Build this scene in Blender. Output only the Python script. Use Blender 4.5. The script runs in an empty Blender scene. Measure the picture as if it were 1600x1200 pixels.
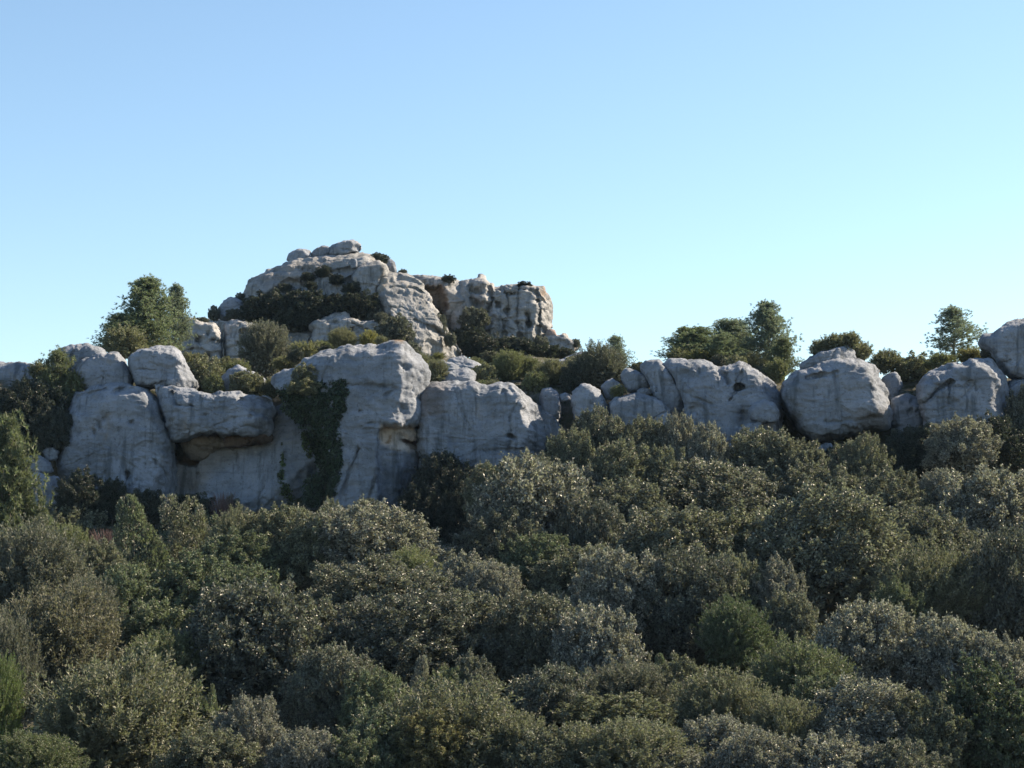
import bpy, math, random
import numpy as np

# ------------------------------------------------------------------ camera, world, sun, exposure
scene = bpy.context.scene
F = 2986.0                      # focal length in photograph pixels (1600 px wide)
PITCH = math.atan(300.0 / F)    # the camera looks up the slope
cam_data = bpy.data.cameras.new("camera")
cam_data.sensor_fit = 'HORIZONTAL'
cam_data.angle = 2 * math.atan(800.0 / F)
cam_data.clip_end = 20000
cam_data.clip_start = 0.1
cam = bpy.data.objects.new("camera", cam_data)
scene.collection.objects.link(cam)
cam.location = (0, 0, 0)
cam.rotation_euler = (math.pi / 2 + PITCH, 0, 0)
scene.camera = cam

SUN_ELEV, SUN_AZ = 36.0, 66.0   # degrees; azimuth from straight ahead (+Y) towards the right (+X)
world = bpy.data.worlds.new("World")
scene.world = world
world.use_nodes = True
wn = world.node_tree
wn.nodes.clear()
sky = wn.nodes.new('ShaderNodeTexSky')
sky.sky_type = 'NISHITA'
sky.sun_disc = False
sky.sun_elevation = math.radians(SUN_ELEV)
sky.sun_rotation = math.radians(SUN_AZ)
sky.altitude = 200
sky.air_density = 1.0
sky.dust_density = 0.35
sky.ozone_density = 3.0
grade = wn.nodes.new('ShaderNodeMix')
grade.data_type = 'RGBA'
grade.blend_type = 'MULTIPLY'
grade.inputs[0].default_value = 1.0
grade.inputs[7].default_value = (1.13, 1.115, 1.02, 1)
bg = wn.nodes.new('ShaderNodeBackground')
bg.inputs[1].default_value = 0.072
wo = wn.nodes.new('ShaderNodeOutputWorld')
wn.links.new(sky.outputs[0], grade.inputs[6])
wn.links.new(grade.outputs[2], bg.inputs[0])
wn.links.new(bg.outputs[0], wo.inputs[0])

sun_data = bpy.data.lights.new("sun", 'SUN')
sun_data.energy = 5.0
sun_data.angle = math.radians(0.53)
sun_data.color = (1.0, 0.82, 0.595)
sun = bpy.data.objects.new("sun", sun_data)
scene.collection.objects.link(sun)
_e, _a = math.radians(SUN_ELEV), math.radians(SUN_AZ)
SUN_DIR = np.array([math.cos(_e) * math.sin(_a), math.cos(_e) * math.cos(_a), math.sin(_e)])
from mathutils import Vector, Quaternion
sun.rotation_euler = Vector(SUN_DIR).to_track_quat('Z', 'Y').to_euler()

scene.view_settings.view_transform = 'Standard'
scene.view_settings.look = 'None'
scene.view_settings.gamma = 1.0
scene.view_settings.use_curve_mapping = False
scene.view_settings.exposure = 1.42
scene.cycles.max_bounces = 6
scene.cycles.diffuse_bounces = 3
scene.cycles.glossy_bounces = 2
scene.cycles.transmission_bounces = 4
scene.cycles.transparent_max_bounces = 4
scene.cycles.volume_bounces = 0

# ------------------------------------------------------------------ helpers
cp, sp = math.cos(PITCH), math.sin(PITCH)


def at(u, v, D):
    """world point that lies on the plane y = D behind photograph pixel (u, v)"""
    xc = (u - 800.0) / F
    zc = (600.0 - v) / F
    Y = cp - sp * zc
    Z = sp + cp * zc
    s = D / Y
    return xc * s, D, Z * s


col = bpy.data.collections.new("place")
scene.collection.children.link(col)
LABELS = {}


def tag(o, label=None, cat=None, group=None, kind=None):
    if label:
        o['label'] = label
        LABELS.setdefault(label, []).append(o.name)
    if cat:
        o['category'] = cat
    if group:
        o['group'] = group
    if kind:
        o['kind'] = kind
    return o


def mesh_from(name, verts, faces, mat, smooth=False, attrs=None, colors=None):
    """verts (n,3), faces (m,k) numpy arrays"""
    me = bpy.data.meshes.new(name)
    n, (m, k) = len(verts), faces.shape
    me.vertices.add(n)
    me.vertices.foreach_set('co', np.ascontiguousarray(verts, dtype=np.float32).ravel())
    me.loops.add(m * k)
    me.loops.foreach_set('vertex_index', np.ascontiguousarray(faces, dtype=np.int32).ravel())
    me.polygons.add(m)
    me.polygons.foreach_set('loop_start', np.arange(0, m * k, k, dtype=np.int32))
    me.polygons.foreach_set('use_smooth', np.full(m, smooth, dtype=bool))
    me.update(calc_edges=True)
    if attrs:
        for an, arr in attrs.items():
            a = me.attributes.new(an, 'FLOAT', 'POINT')
            a.data.foreach_set('value', np.ascontiguousarray(arr, dtype=np.float32))
    if colors is not None:
        a = me.attributes.new('tint', 'FLOAT_COLOR', 'POINT')
        c4 = np.ones((n, 4), dtype=np.float32)
        c4[:, :3] = colors
        a.data.foreach_set('color', c4.ravel())
    me.materials.append(mat)
    return me


def link(name, me, parent=None):
    o = bpy.data.objects.new(name, me)
    col.objects.link(o)
    if parent is not None:
        o.parent = parent
    return o


# gradient noise, vectorised
_pr = np.random.RandomState(7)
_perm = _pr.permutation(256).astype(np.int64)
_perm = np.concatenate([_perm, _perm, _perm])
_grad = _pr.normal(size=(256, 3))
_grad /= np.linalg.norm(_grad, axis=1)[:, None]


def perlin(p):
    pi = np.floor(p).astype(np.int64)
    pf = p - pi
    w = pf * pf * pf * (pf * (pf * 6 - 15) + 10)
    out = 0
    for dx in (0, 1):
        for dy in (0, 1):
            for dz in (0, 1):
                h = _perm[(_perm[(_perm[(pi[:, 0] + dx) & 255] + pi[:, 1] + dy) & 255] + pi[:, 2] + dz) & 255]
                g = _grad[h]
                d = g[:, 0] * (pf[:, 0] - dx) + g[:, 1] * (pf[:, 1] - dy) + g[:, 2] * (pf[:, 2] - dz)
                ww = (w[:, 0] if dx else 1 - w[:, 0]) * (w[:, 1] if dy else 1 - w[:, 1]) * (w[:, 2] if dz else 1 - w[:, 2])
                out = out + ww * d
    return out * 1.5


def fbm(p, octaves=4, gain=0.5):
    a, s, t = 1.0, 0.0, 0.0
    for i in range(octaves):
        s = s + a * perlin(p + 17.3 * i)
        t += a
        a *= gain
        p = p * 2.03
    return s / t


# ------------------------------------------------------------------ materials
def nodes_of(name):
    m = bpy.data.materials.new(name)
    m.use_nodes = True
    nt = m.node_tree
    nt.nodes.clear()
    out = nt.nodes.new('ShaderNodeOutputMaterial')
    return m, nt, out


def N(nt, typ, **kw):
    n = nt.nodes.new(typ)
    for k, v in kw.items():
        if isinstance(k, str) and hasattr(n, k):
            setattr(n, k, v)
    return n


def mixc(nt, a, b, fac, blend='MIX'):
    n = nt.nodes.new('ShaderNodeMix')
    n.data_type = 'RGBA'
    n.blend_type = blend
    for sock, val in ((n.inputs[0], fac), (n.inputs[6], a), (n.inputs[7], b)):
        if hasattr(val, 'is_output'):
            nt.links.new(val, sock)
        elif isinstance(val, (int, float)):
            sock.default_value = val
        else:
            sock.default_value = (*val, 1)
    return n.outputs[2]


def noise(nt, vec, scale, detail=4, rough=0.55, stretch=None, dist=0.0):
    if stretch:
        mp = nt.nodes.new('ShaderNodeMapping')
        mp.inputs['Scale'].default_value = stretch
        nt.links.new(vec, mp.inputs['Vector'])
        vec = mp.outputs[0]
    n = nt.nodes.new('ShaderNodeTexNoise')
    n.inputs['Scale'].default_value = scale
    n.inputs['Detail'].default_value = detail
    n.inputs['Roughness'].default_value = rough
    n.inputs['Distortion'].default_value = dist
    nt.links.new(vec, n.inputs['Vector'])
    return n.outputs['Fac']


def ramp(nt, val, lo, hi, a=0.0, b=1.0):
    n = nt.nodes.new('ShaderNodeMapRange')
    n.interpolation_type = 'SMOOTHSTEP'
    n.inputs['From Min'].default_value = lo
    n.inputs['From Max'].default_value = hi
    n.inputs['To Min'].default_value = a
    n.inputs['To Max'].default_value = b
    nt.links.new(val, n.inputs['Value'])
    return n.outputs[0]


def rock_material():
    m, nt, out = nodes_of("limestone")
    geo = N(nt, 'ShaderNodeNewGeometry')
    P = geo.outputs['Position']
    att = N(nt, 'ShaderNodeAttribute')
    att.attribute_name = 'tint'
    c = mixc(nt, (0.256, 0.280, 0.326), (0.174, 0.195, 0.230), ramp(nt, noise(nt, P, 0.7, 6, 0.6), 0.38, 0.64))
    c = mixc(nt, c, (0.116, 0.133, 0.157), ramp(nt, noise(nt, P, 2.6, 8, 0.68), 0.50, 0.72, 0, 0.75))
    c = mixc(nt, c, (0.310, 0.337, 0.382), ramp(nt, noise(nt, P, 5.5, 6, 0.7), 0.56, 0.70, 0, 0.6))
    # rain streaks down the faces, bedding lines across them, lichen specks
    c = mixc(nt, c, (0.088, 0.102, 0.119), ramp(nt, noise(nt, P, 1.0, 6, 0.6, (2.6, 1.2, 0.35)), 0.50, 0.67, 0, 0.85))
    c = mixc(nt, c, (0.270, 0.221, 0.165), ramp(nt, noise(nt, P, 0.45, 7, 0.7, (1.3, 1.0, 0.6)), 0.60, 0.74, 0, 0.55))
    c = mixc(nt, c, (0.116, 0.127, 0.146), ramp(nt, noise(nt, P, 1.0, 5, 0.6, (0.5, 0.5, 5.0), 0.6), 0.56, 0.72, 0, 0.45))
    c = mixc(nt, c, (0.069, 0.077, 0.086), ramp(nt, noise(nt, P, 9.0, 5, 0.75), 0.55, 0.70, 0, 0.8))
    c = mixc(nt, c, att.outputs['Color'], 1.0, 'MULTIPLY')
    b = N(nt, 'ShaderNodeBsdfPrincipled')
    nt.links.new(c, b.inputs['Base Color'])
    b.inputs['Roughness'].default_value = 0.95
    b.inputs['Specular IOR Level'].default_value = 0.15
    h1 = noise(nt, P, 3.0, 10, 0.68)
    h2 = noise(nt, P, 2.2, 8, 0.7, (0.9, 0.9, 2.0), 0.8)
    mul = N(nt, 'ShaderNodeMath', operation='ADD')
    nt.links.new(h1, mul.inputs[0])
    nt.links.new(h2, mul.inputs[1])
    bump = N(nt, 'ShaderNodeBump')
    bump.inputs['Strength'].default_value = 0.8
    bump.inputs['Distance'].default_value = 0.11
    nt.links.new(mul.outputs[0], bump.inputs['Height'])
    nt.links.new(bump.outputs[0], b.inputs['Normal'])
    nt.links.new(b.outputs[0], out.inputs[0])
    return m


def soil_material():
    m, nt, out = nodes_of("stony_soil")
    geo = N(nt, 'ShaderNodeNewGeometry')
    P = geo.outputs['Position']
    c = mixc(nt, (0.085, 0.08, 0.06), (0.20, 0.205, 0.205), ramp(nt, noise(nt, P, 1.4, 8, 0.7), 0.45, 0.7))
    c = mixc(nt, c, (0.045, 0.05, 0.025), ramp(nt, noise(nt, P, 3.1, 6, 0.7), 0.45, 0.62))
    b = N(nt, 'ShaderNodeBsdfPrincipled')
    nt.links.new(c, b.inputs['Base Color'])
    b.inputs['Roughness'].default_value = 1.0
    b.inputs['Specular IOR Level'].default_value = 0.1
    bump = N(nt, 'ShaderNodeBump')
    bump.inputs['Strength'].default_value = 0.8
    bump.inputs['Distance'].default_value = 0.15
    nt.links.new(noise(nt, P, 4.0, 8, 0.7), bump.inputs['Height'])
    nt.links.new(bump.outputs[0], b.inputs['Normal'])
    nt.links.new(b.outputs[0], out.inputs[0])
    return m


def leaf_material(name, rough, spec, trans, under, spread):
    """leaf colour comes from the object's colour; each leaf varies a little, undersides are paler"""
    m, nt, out = nodes_of(name)
    info = N(nt, 'ShaderNodeObjectInfo')
    att = N(nt, 'ShaderNodeAttribute')
    att.attribute_name = 'rnd'
    geo = N(nt, 'ShaderNodeNewGeometry')
    hs = N(nt, 'ShaderNodeHueSaturation')
    nt.links.new(info.outputs['Color'], hs.inputs['Color'])
    nt.links.new(ramp(nt, att.outputs['Fac'], 0, 1, 0.485, 0.515), hs.inputs['Hue'])
    nt.links.new(ramp(nt, att.outputs['Fac'], 0, 1, 1 - spread, 1 + spread), hs.inputs['Value'])
    c = mixc(nt, hs.outputs[0], under, ramp(nt, geo.outputs['Backfacing'], 0, 1, 0, 0.5))
    b = N(nt, 'ShaderNodeBsdfPrincipled')
    nt.links.new(c, b.inputs['Base Color'])
    b.inputs['Roughness'].default_value = rough
    b.inputs['Specular IOR Level'].default_value = spec
    t = N(nt, 'ShaderNodeBsdfTranslucent')
    tc = mixc(nt, hs.outputs[0], (1.1, 1.2, 0.8), 1.0, 'MULTIPLY')
    nt.links.new(tc, t.inputs['Color'])
    mx = N(nt, 'ShaderNodeMixShader')
    mx.inputs[0].default_value = trans
    nt.links.new(b.outputs[0], mx.inputs[1])
    nt.links.new(t.outputs[0], mx.inputs[2])
    nt.links.new(mx.outputs[0], out.inputs[0])
    return m


def bark_material():
    m, nt, out = nodes_of("grey_bark")
    geo = N(nt, 'ShaderNodeNewGeometry')
    c = mixc(nt, (0.11, 0.09, 0.07), (0.22, 0.20, 0.17), noise(nt, geo.outputs['Position'], 9, 5, 0.7))
    b = N(nt, 'ShaderNodeBsdfPrincipled')
    nt.links.new(c, b.inputs['Base Color'])
    b.inputs['Roughness'].default_value = 0.9
    nt.links.new(b.outputs[0], out.inputs[0])
    return m


ROCK = rock_material()
SOIL = soil_material()
BARK = bark_material()
LEAF = leaf_material("leathery_leaf", 0.5, 0.6, 0.26, (0.17, 0.18, 0.15), 0.72)
NEEDLE = leaf_material("pine_needle", 0.6, 0.4, 0.35, (0.09, 0.11, 0.07), 0.4)
SPRIG = leaf_material("fine_sprig", 0.6, 0.4, 0.3, (0.16, 0.165, 0.12), 0.5)

# ------------------------------------------------------------------ the ground
PROF_Y = [-400, -60, 0, 14, 40, 54, 61, 69, 76, 80, 82.6, 84.5, 95, 104, 124, 160, 400, 6000]
PROF_Z = [-30, -6, -1.7, -7.5, -8.6, -5.8, -3.8, -1.2, 1.4, 3.0, 8.0, 8.7, 8.7, 8.9, 8.2, 3.0, -25, -60]


def sstep(a, b, x):
    t = np.clip((x - a) / (b - a), 0, 1)
    return t * t * (3 - 2 * t)


def ground_z(x, y):
    x = np.asarray(x, float)
    y = np.asarray(y, float)
    z = np.interp(y, PROF_Y, PROF_Z)
    z = z + 2.8 * sstep(-25, -15, x) * (1 - sstep(4, 10, x)) * sstep(88, 103, y) * (1 - sstep(120, 150, y))
    z = z + 1.7 * np.exp(-((x - 6.0) / 5.0) ** 2) * sstep(58, 75, y) * (1 - sstep(78, 82, y))
    z = z - 0.9 * sstep(-4, -14, x) * sstep(60, 74, y) * (1 - sstep(78, 80, y))
    return z


def build_ground():
    ys = np.unique(np.concatenate([np.linspace(-400, -60, 8), np.linspace(-60, 36, 30), np.linspace(36, 79, 60),
                                   np.linspace(79, 86, 50), np.linspace(86, 126, 80), np.linspace(126, 400, 30),
                                   np.geomspace(400, 6000, 20)]))
    xs = np.unique(np.concatenate([-np.geomspace(40, 4000, 22), np.linspace(-40, 40, 161), np.geomspace(40, 4000, 22)]))
    X, Y = np.meshgrid(xs, ys)
    Z = ground_z(X, Y)
    P = np.stack([X.ravel(), Y.ravel(), Z.ravel()], 1)
    near = (np.abs(P[:, 0]) < 45) & (P[:, 1] > 30) & (P[:, 1] < 130)
    P[:, 2] += np.where(near, 0.35 * fbm(P * 0.5, 4), 0)
    nx, ny = len(xs), len(ys)
    i = np.arange(nx * ny).reshape(ny, nx)
    Fq = np.stack([i[:-1, :-1].ravel(), i[:-1, 1:].ravel(), i[1:, 1:].ravel(), i[1:, :-1].ravel()], 1)
    tag(link('hillside', mesh_from('hillside', P, Fq, SOIL, True)), kind='structure')


build_ground()


# ------------------------------------------------------------------ rocks
def inside_dist(pu, pv, poly):
    """signed distance in pixels to a polygon, positive inside"""
    poly = np.asarray(poly, float)
    d = np.full(len(pu), 1e9)
    ins = np.zeros(len(pu), bool)
    n = len(poly)
    for k in range(n):
        x0, y0 = poly[k]
        x1, y1 = poly[(k + 1) % n]
        dx, dy = x1 - x0, y1 - y0
        t = np.clip(((pu - x0) * dx + (pv - y0) * dy) / (dx * dx + dy * dy + 1e-9), 0, 1)
        d = np.minimum(d, np.hypot(pu - x0 - t * dx, pv - y0 - t * dy))
        c = ((y0 > pv) != (y1 > pv)) & (pu < dx * (pv - y0) / (dy if abs(dy) > 1e-9 else 1e-9) + x0)
        ins ^= c
    return np.where(ins, d, -d)


def line_dist(pu, pv, pts):
    d = np.full(len(pu), 1e9)
    for (x0, y0), (x1, y1) in zip(pts[:-1], pts[1:]):
        dx, dy = x1 - x0, y1 - y0
        t = np.clip(((pu - x0) * dx + (pv - y0) * dy) / (dx * dx + dy * dy + 1e-9), 0, 1)
        d = np.minimum(d, np.hypot(pu - x0 - t * dx, pv - y0 - t * dy))
    return d


def rock(label, poly, D, T=None, p=6.0, lean=0.12, turn=0.0, facets=(), carves=(), pits=(), cracks=(), stains=(),
         rough=1.0, tone=(1, 1, 1), cat='boulder', name='boulder', group=None, back=None, step=2.3, strata=1.0, cuts=7):
    """a closed stone: front of real depth T towards the viewer with flat facets, rounded rim and a full back.
    facets: (u1,v1,u2,v2,slope): what lies to the right of that line falls back with that slope"""
    poly = np.asarray(poly, float)
    cu, cv = (poly[:, 0].min() + poly[:, 0].max()) / 2, (poly[:, 1].min() + poly[:, 1].max()) / 2
    rmax = np.hypot(poly[:, 0] - cu, poly[:, 1] - cv).max()
    width = (poly[:, 0].max() - poly[:, 0].min()) / F * D
    if T is None:
        T = 0.32 * width
    if back is None:
        back = max(T, 0.45 * width)
    nth = int(np.clip(2 * math.pi * rmax * 0.85 / step, 36, 330))
    nr = int(np.clip(rmax / step, 10, 90))
    nb = max(5, nr // 5)
    th = np.linspace(0, 2 * math.pi, nth, endpoint=False)
    r = np.zeros(nth)
    n = len(poly)
    ca, sa = np.cos(th), np.sin(th)
    for k in range(n):
        x0, y0 = poly[k] - (cu, cv)
        x1, y1 = poly[(k + 1) % n] - (cu, cv)
        ex, ey = x1 - x0, y1 - y0
        den = ca * ey - sa * ex
        den = np.where(np.abs(den) < 1e-9, 1e-9, den)
        tt = (x0 * ey - y0 * ex) / den
        ss = np.where(np.abs(ex) > np.abs(ey), (ca * tt - x0) / (ex if abs(ex) > 1e-9 else 1e-9),
                      (sa * tt - y0) / (ey if abs(ey) > 1e-9 else 1e-9))
        ok = (tt > 0) & (ss >= -1e-6) & (ss <= 1 + 1e-6)
        r = np.where(ok & (tt > r), tt, r)
    r[r == 0] = np.median(r)
    ker = max(1, nth // 150)
    for _ in range(1):
        r = sum(np.roll(r, s) for s in range(-ker, ker + 1)) / (2 * ker + 1)
    q = np.stack([ca * 2.4 + cu * 0.37, sa * 2.4 + cv * 0.41, np.full(nth, 4.4)], 1)
    r = r * (1 + 0.035 * (np.abs(perlin(q * 1.6)) - 0.25) + 0.018 * perlin(q * 5.0))
    # rings: front 0..nr (rim), back nr+1..nr+nb
    rho_f = np.sin(np.linspace(0, math.pi / 2, nr + 1)) ** 0.9
    rho_b = np.cos(np.linspace(0, math.pi / 2, nb + 1))[1:]
    rho = np.concatenate([rho_f, rho_b])
    isback = np.concatenate([np.zeros(nr + 1, bool), np.ones(nb, bool)])
    R = rho[:, None] * r[None, :]
    U = (cu + R * ca[None, :]).ravel()
    V = (cv + R * sa[None, :]).ravel()
    RH = np.repeat(rho, nth)
    BK = np.repeat(isback, nth)
    rim = 1 - np.sqrt(np.clip(1 - RH ** p, 0, 1))
    Dr = np.where(BK, D, D - T * (1 - rim))
    x, y0_, z = at(U, V, Dr)
    ctr = at(cu, cv, D - T)
    px2m = D / F
    Pw = np.stack([x, np.full_like(x, D), z], 1)
    wob = fbm(Pw * 1.1 + 3.1, 4)
    wob2 = fbm(Pw * 3.7 + 9.1, 3)
    E = D - T
    ymain = E + lean * (z - ctr[2]) + turn * (x - ctr[0])
    kk = 0.05
    yf = ymain
    # broken corners: a few flat cuts of the stone's own, mostly along its top and sides
    fr = np.random.RandomState(int(abs(cu * 13.1 + cv * 7.7)) % 100000)
    auto = []
    for k in range(cuts):
        phi = fr.uniform(0, 2 * math.pi)
        rr = np.interp(phi, np.append(th, 2 * math.pi), np.append(r, r[0])) * fr.uniform(0.66, 0.92)
        c_, s_ = math.cos(phi), math.sin(phi)
        px, py = cu + rr * c_, cv + rr * s_
        tilt = fr.uniform(-0.5, 0.5)
        nx_, ny_ = math.cos(phi + tilt), math.sin(phi + tilt)
        # line direction chosen so that the outward side falls back
        up_, rt_ = max(0.0, -ny_), max(0.0, nx_)
        auto.append((px, py, px - ny_ * 10, py + nx_ * 10, fr.uniform(0.2, 0.5) + up_ * fr.uniform(0.3, 1.2) + rt_ * fr.uniform(0.3, 1.2)))
    for (u1, v1, u2, v2, g) in list(facets) + auto:
        du, dv = u2 - u1, v2 - v1
        L = math.hypot(du, dv)
        # right-hand side of the directed line, photograph axes (v grows downwards)
        dist = (-(du * (V - v1) - dv * (U - u1)) / L) * px2m
        dist = dist + 0.18 * wob + 0.10 * wob2
        yk = E + g * dist
        h = np.clip(0.5 + 0.5 * (yk - yf) / kk, 0, 1)
        yf = yf * (1 - h) + yk * h + kk * h * (1 - h)
    for (pl, dep, soft) in carves:
        dd = inside_dist(U, V, pl) + 4.0 * wob * (soft > 2) + 2.5 * wob2
        yf = yf + dep * sstep(-soft * 0.5, soft, dd)
    for (pu, pv, ru, rv, dep) in pits:
        q = ((U - pu) / ru) ** 2 + ((V - pv) / rv) ** 2 + 0.9 * wob2
        yf = yf + dep * np.exp(-np.clip(q, 0, 30) * 1.2)
    fissures = list(cracks)
    if width > 1.8 and cuts != 3:
        for k in range(1 + int(width > 3)):
            a0 = fr.choice([0.15, 1.45, 1.9, 2.8]) + fr.uniform(-0.25, 0.25)
            mu, mv = cu + fr.uniform(-0.6, 0.6) * (poly[:, 0].max() - cu), cv + fr.uniform(-0.6, 0.6) * (poly[:, 1].max() - cv)
            hl = rmax * fr.uniform(0.15, 0.4)
            tt = np.linspace(-1, 1, 7)
            zig = np.cumsum(fr.uniform(-0.16, 0.16, 7)) * hl
            fissures.append(([(mu + hl * t_ * math.cos(a0) + z_ * math.sin(a0), mv + hl * t_ * math.sin(a0) - z_ * math.cos(a0)) for t_, z_ in zip(tt, zig)],
                             fr.uniform(1.0, 1.5), fr.uniform(0.05, 0.16)))
    for (pts, wd, dep) in fissures:
        dd = line_dist(U + 5 * wob, V + 4 * wob2, pts)
        yf = yf + dep * np.exp(-(dd / wd) ** 2)
    yfront = yf + (D - yf) * rim
    yback = D + back * np.sqrt(np.clip(1 - RH ** 3.0, 0, 1))
    Pw[:, 1] = np.where(BK, yback, yfront)
    x, y0_, z = at(U, V, np.where(BK, D, yfront))
    Pw[:, 0], Pw[:, 2] = x, z
    # normals on the ring grid
    G = Pw.reshape(nr + 1 + nb, nth, 3)
    dth = np.roll(G, -1, 1) - np.roll(G, 1, 1)
    dr = np.gradient(G, axis=0)
    nrm = np.cross(dr, dth)
    ln = np.linalg.norm(nrm, axis=2, keepdims=True)
    nrm = np.where(ln > 1e-9, nrm / np.maximum(ln, 1e-9), np.array([0, -1.0, 0]))
    nrm[0] = (0, -1, 0)
    nv = nrm.reshape(-1, 3)
    sgn = np.sign((nv * (Pw - np.array([ctr[0], D, ctr[2]]))).sum(1).sum())
    nv = nv * (sgn if sgn != 0 else 1)
    s = min(1.0, width / 3.0) * 0.55 + 0.25
    big = fbm(Pw * (0.55 / s) + 5.0, 3)
    mid = fbm(Pw * (1.9 / s) + 11.0, 4, 0.55)
    fine = fbm(Pw * 7.0 + 23.0, 3, 0.6)
    ridged = (1 - np.abs(perlin(Pw * np.array([0.7, 0.7, 3.2]) / s + np.array([0, 0, 1.0]) * mid[:, None] * 0.6))) ** 3
    flake = np.abs(perlin(Pw * np.array([2.0, 2.0, 4.5]) + 31.0))
    ph = Pw[:, 2] * (0.9 / s) + 0.15 * Pw[:, 0] + 0.9 * big + 0.25 * mid
    fr_ = ph - np.floor(ph)
    beds = (np.where(fr_ < 0.85, fr_ / 0.85, (1 - fr_) / 0.15) - 0.5) * np.clip(0.5 + 1.6 * perlin(Pw * 0.45 + 71.0), 0, 1)
    crease = np.abs(perlin(Pw * np.array([0.9, 0.9, 1.3]) / (0.5 + s) + 57.0))
    disp = rough * (0.15 * s * big + 0.10 * s * mid + 0.05 * fine - strata * 0.035 * s * (ridged - 0.4) + 0.08 * s * (flake - 0.25) - 0.16 * s * (crease - 0.22) - strata * 0.11 * s * beds)
    Pw = Pw + nv * disp[:, None]
    # a ring's innermost row collapses to one point
    G = Pw.reshape(nr + 1 + nb, nth, 3)
    G[0] = G[0].mean(0)
    G[-1] = G[-1].mean(0)
    Pw = G.reshape(-1, 3)
    colr = np.ones((len(Pw), 3)) * np.array(tone)
    for (pl, c, soft) in stains:
        dd = inside_dist(U, V, pl) + 5.0 * wob2 + 3.0 * wob
        w = (sstep(-soft, soft, dd) * (~BK))[:, None]
        colr = colr * (1 - w) + np.array(c) * w
    i = np.arange(len(Pw)).reshape(nr + 1 + nb, nth)
    j = np.roll(i, -1, 1)
    Fq = np.stack([i[:-1].ravel(), i[1:].ravel(), j[1:].ravel(), j[:-1].ravel()], 1)
    if sgn > 0:
        pass
    # object origin at the stone's foot
    org = np.array([ctr[0], D, Pw[:, 2].min()])
    me = mesh_from(name, Pw - org, Fq, ROCK, True, colors=colr)
    o = link(name, me)
    o.location = org
    tag(o, label, cat, group)
    return o


OCHRE = (1.4, 0.9, 0.5)
DKOCHRE = (0.75, 0.48, 0.28)
CREAM = (2.6, 2.05, 1.55)

# ---- cliff band, left to right
rock("low pale rock shelf at the left edge of the ridge, behind dark bushes",
     [(-40, 566), (0, 564), (30, 566), (55, 571), (78, 582), (84, 610), (60, 650), (0, 665), (-45, 650)], 86, T=1.4, p=9)
rock("rounded rock hump at the top left, behind the sparse drooping pine",
     [(80, 565), (86, 551), (100, 542), (120, 538), (137, 536), (155, 541), (168, 549), (172, 578), (130, 604), (84, 594)], 83, p=8)
rock("flat faced shaded block left of the leaning one, above the tall left wall",
     [(114, 580), (126, 563), (145, 555), (162, 552), (185, 549), (197, 568), (209, 593), (204, 606), (175, 611), (140, 614), (120, 603)], 81.2, T=1.0, p=15)
rock("leaning grey block above the tall left wall, with a sunlit right edge",
     [(197, 557), (220, 545), (250, 539), (272, 541), (287, 558), (300, 578), (311, 600), (303, 614), (270, 611), (245, 608), (212, 603), (199, 572)], 80.8, T=1.3, p=15,
     facets=[(266, 536, 298, 612, 1.9)])
rock("tall broad grey cliff face on the left with small dark holes",
     [(118, 612), (150, 600), (185, 598), (230, 606), (249, 628), (259, 658), (268, 688), (276, 720), (278, 762), (272, 800), (200, 815), (150, 805), (112, 775), (93, 747), (86, 715), (95, 690), (102, 660), (109, 632)],
     80.2, T=1.9, p=15, lean=0.10,
     pits=[(163, 652, 7, 8, 0.35), (154, 664, 5, 7, 0.3), (147, 676, 4, 6, 0.25), (206, 661, 4, 4, 0.25), (200, 740, 5, 5, 0.3), (185, 671, 2, 2, 0.2), (164, 739, 2, 2, 0.2)],
     cracks=[([(198, 800), (198, 760), (200, 742)], 2.2, 0.35), ([(120, 620), (145, 612), (165, 608)], 2.5, 0.3), ([(180, 612), (200, 606), (215, 610)], 4, 0.5), ([(240, 720), (255, 735), (262, 752)], 2, 0.15)],
     stains=[([(88, 700), (160, 700), (160, 770), (90, 770)], (0.75, 0.75, 0.74), 14), ([(235, 640), (262, 640), (270, 720), (240, 700)], (0.78, 0.78, 0.76), 8)], name='cliff_block', cat='cliff block')
rock("thick overhanging slab above the shadowed ochre cave on the left",
     [(240, 600), (270, 605), (300, 609), (330, 617), (370, 614), (400, 616), (420, 621), (431, 638), (431, 668), (426, 680), (395, 683), (352, 683), (334, 677), (305, 682), (295, 688), (266, 690), (257, 660), (247, 628)],
     79.6, T=1.25, p=16, lean=0.12, facets=[(424, 600, 424, 700, 1.2)],
     cracks=[([(247, 606), (252, 640), (262, 680)], 2.5, 0.3), ([(268, 612), (275, 632), (300, 634)], 2, 0.22)],
     pits=[(377, 624, 4, 4, 0.3), (391, 651, 3, 3, 0.15), (321, 648, 3, 3, 0.15)], name='cliff_block', cat='cliff block')
rock("smooth recessed wall below the overhanging slab, brown stained under the cave",
     [(255, 705), (275, 670), (330, 650), (400, 640), (430, 640), (440, 625), (470, 622), (530, 600), (552, 700), (545, 815), (400, 820), (262, 812)],
     80.8, T=1.0, p=21, lean=0.30, strata=0.5,
     carves=[([(266, 690), (300, 690), (312, 712), (305, 726), (272, 722)], 0.9, 5)],
     stains=[([(268, 690), (430, 680), (425, 700), (380, 712), (330, 740), (310, 770), (275, 770)], (0.98, 0.86, 0.72), 12),
             ([(266, 684), (310, 684), (310, 725), (270, 722)], DKOCHRE, 4)],
     cracks=[([(312, 740), (304, 765), (303, 785)], 2, 0.15)], name='cliff_block', cat='cliff block')
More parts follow.
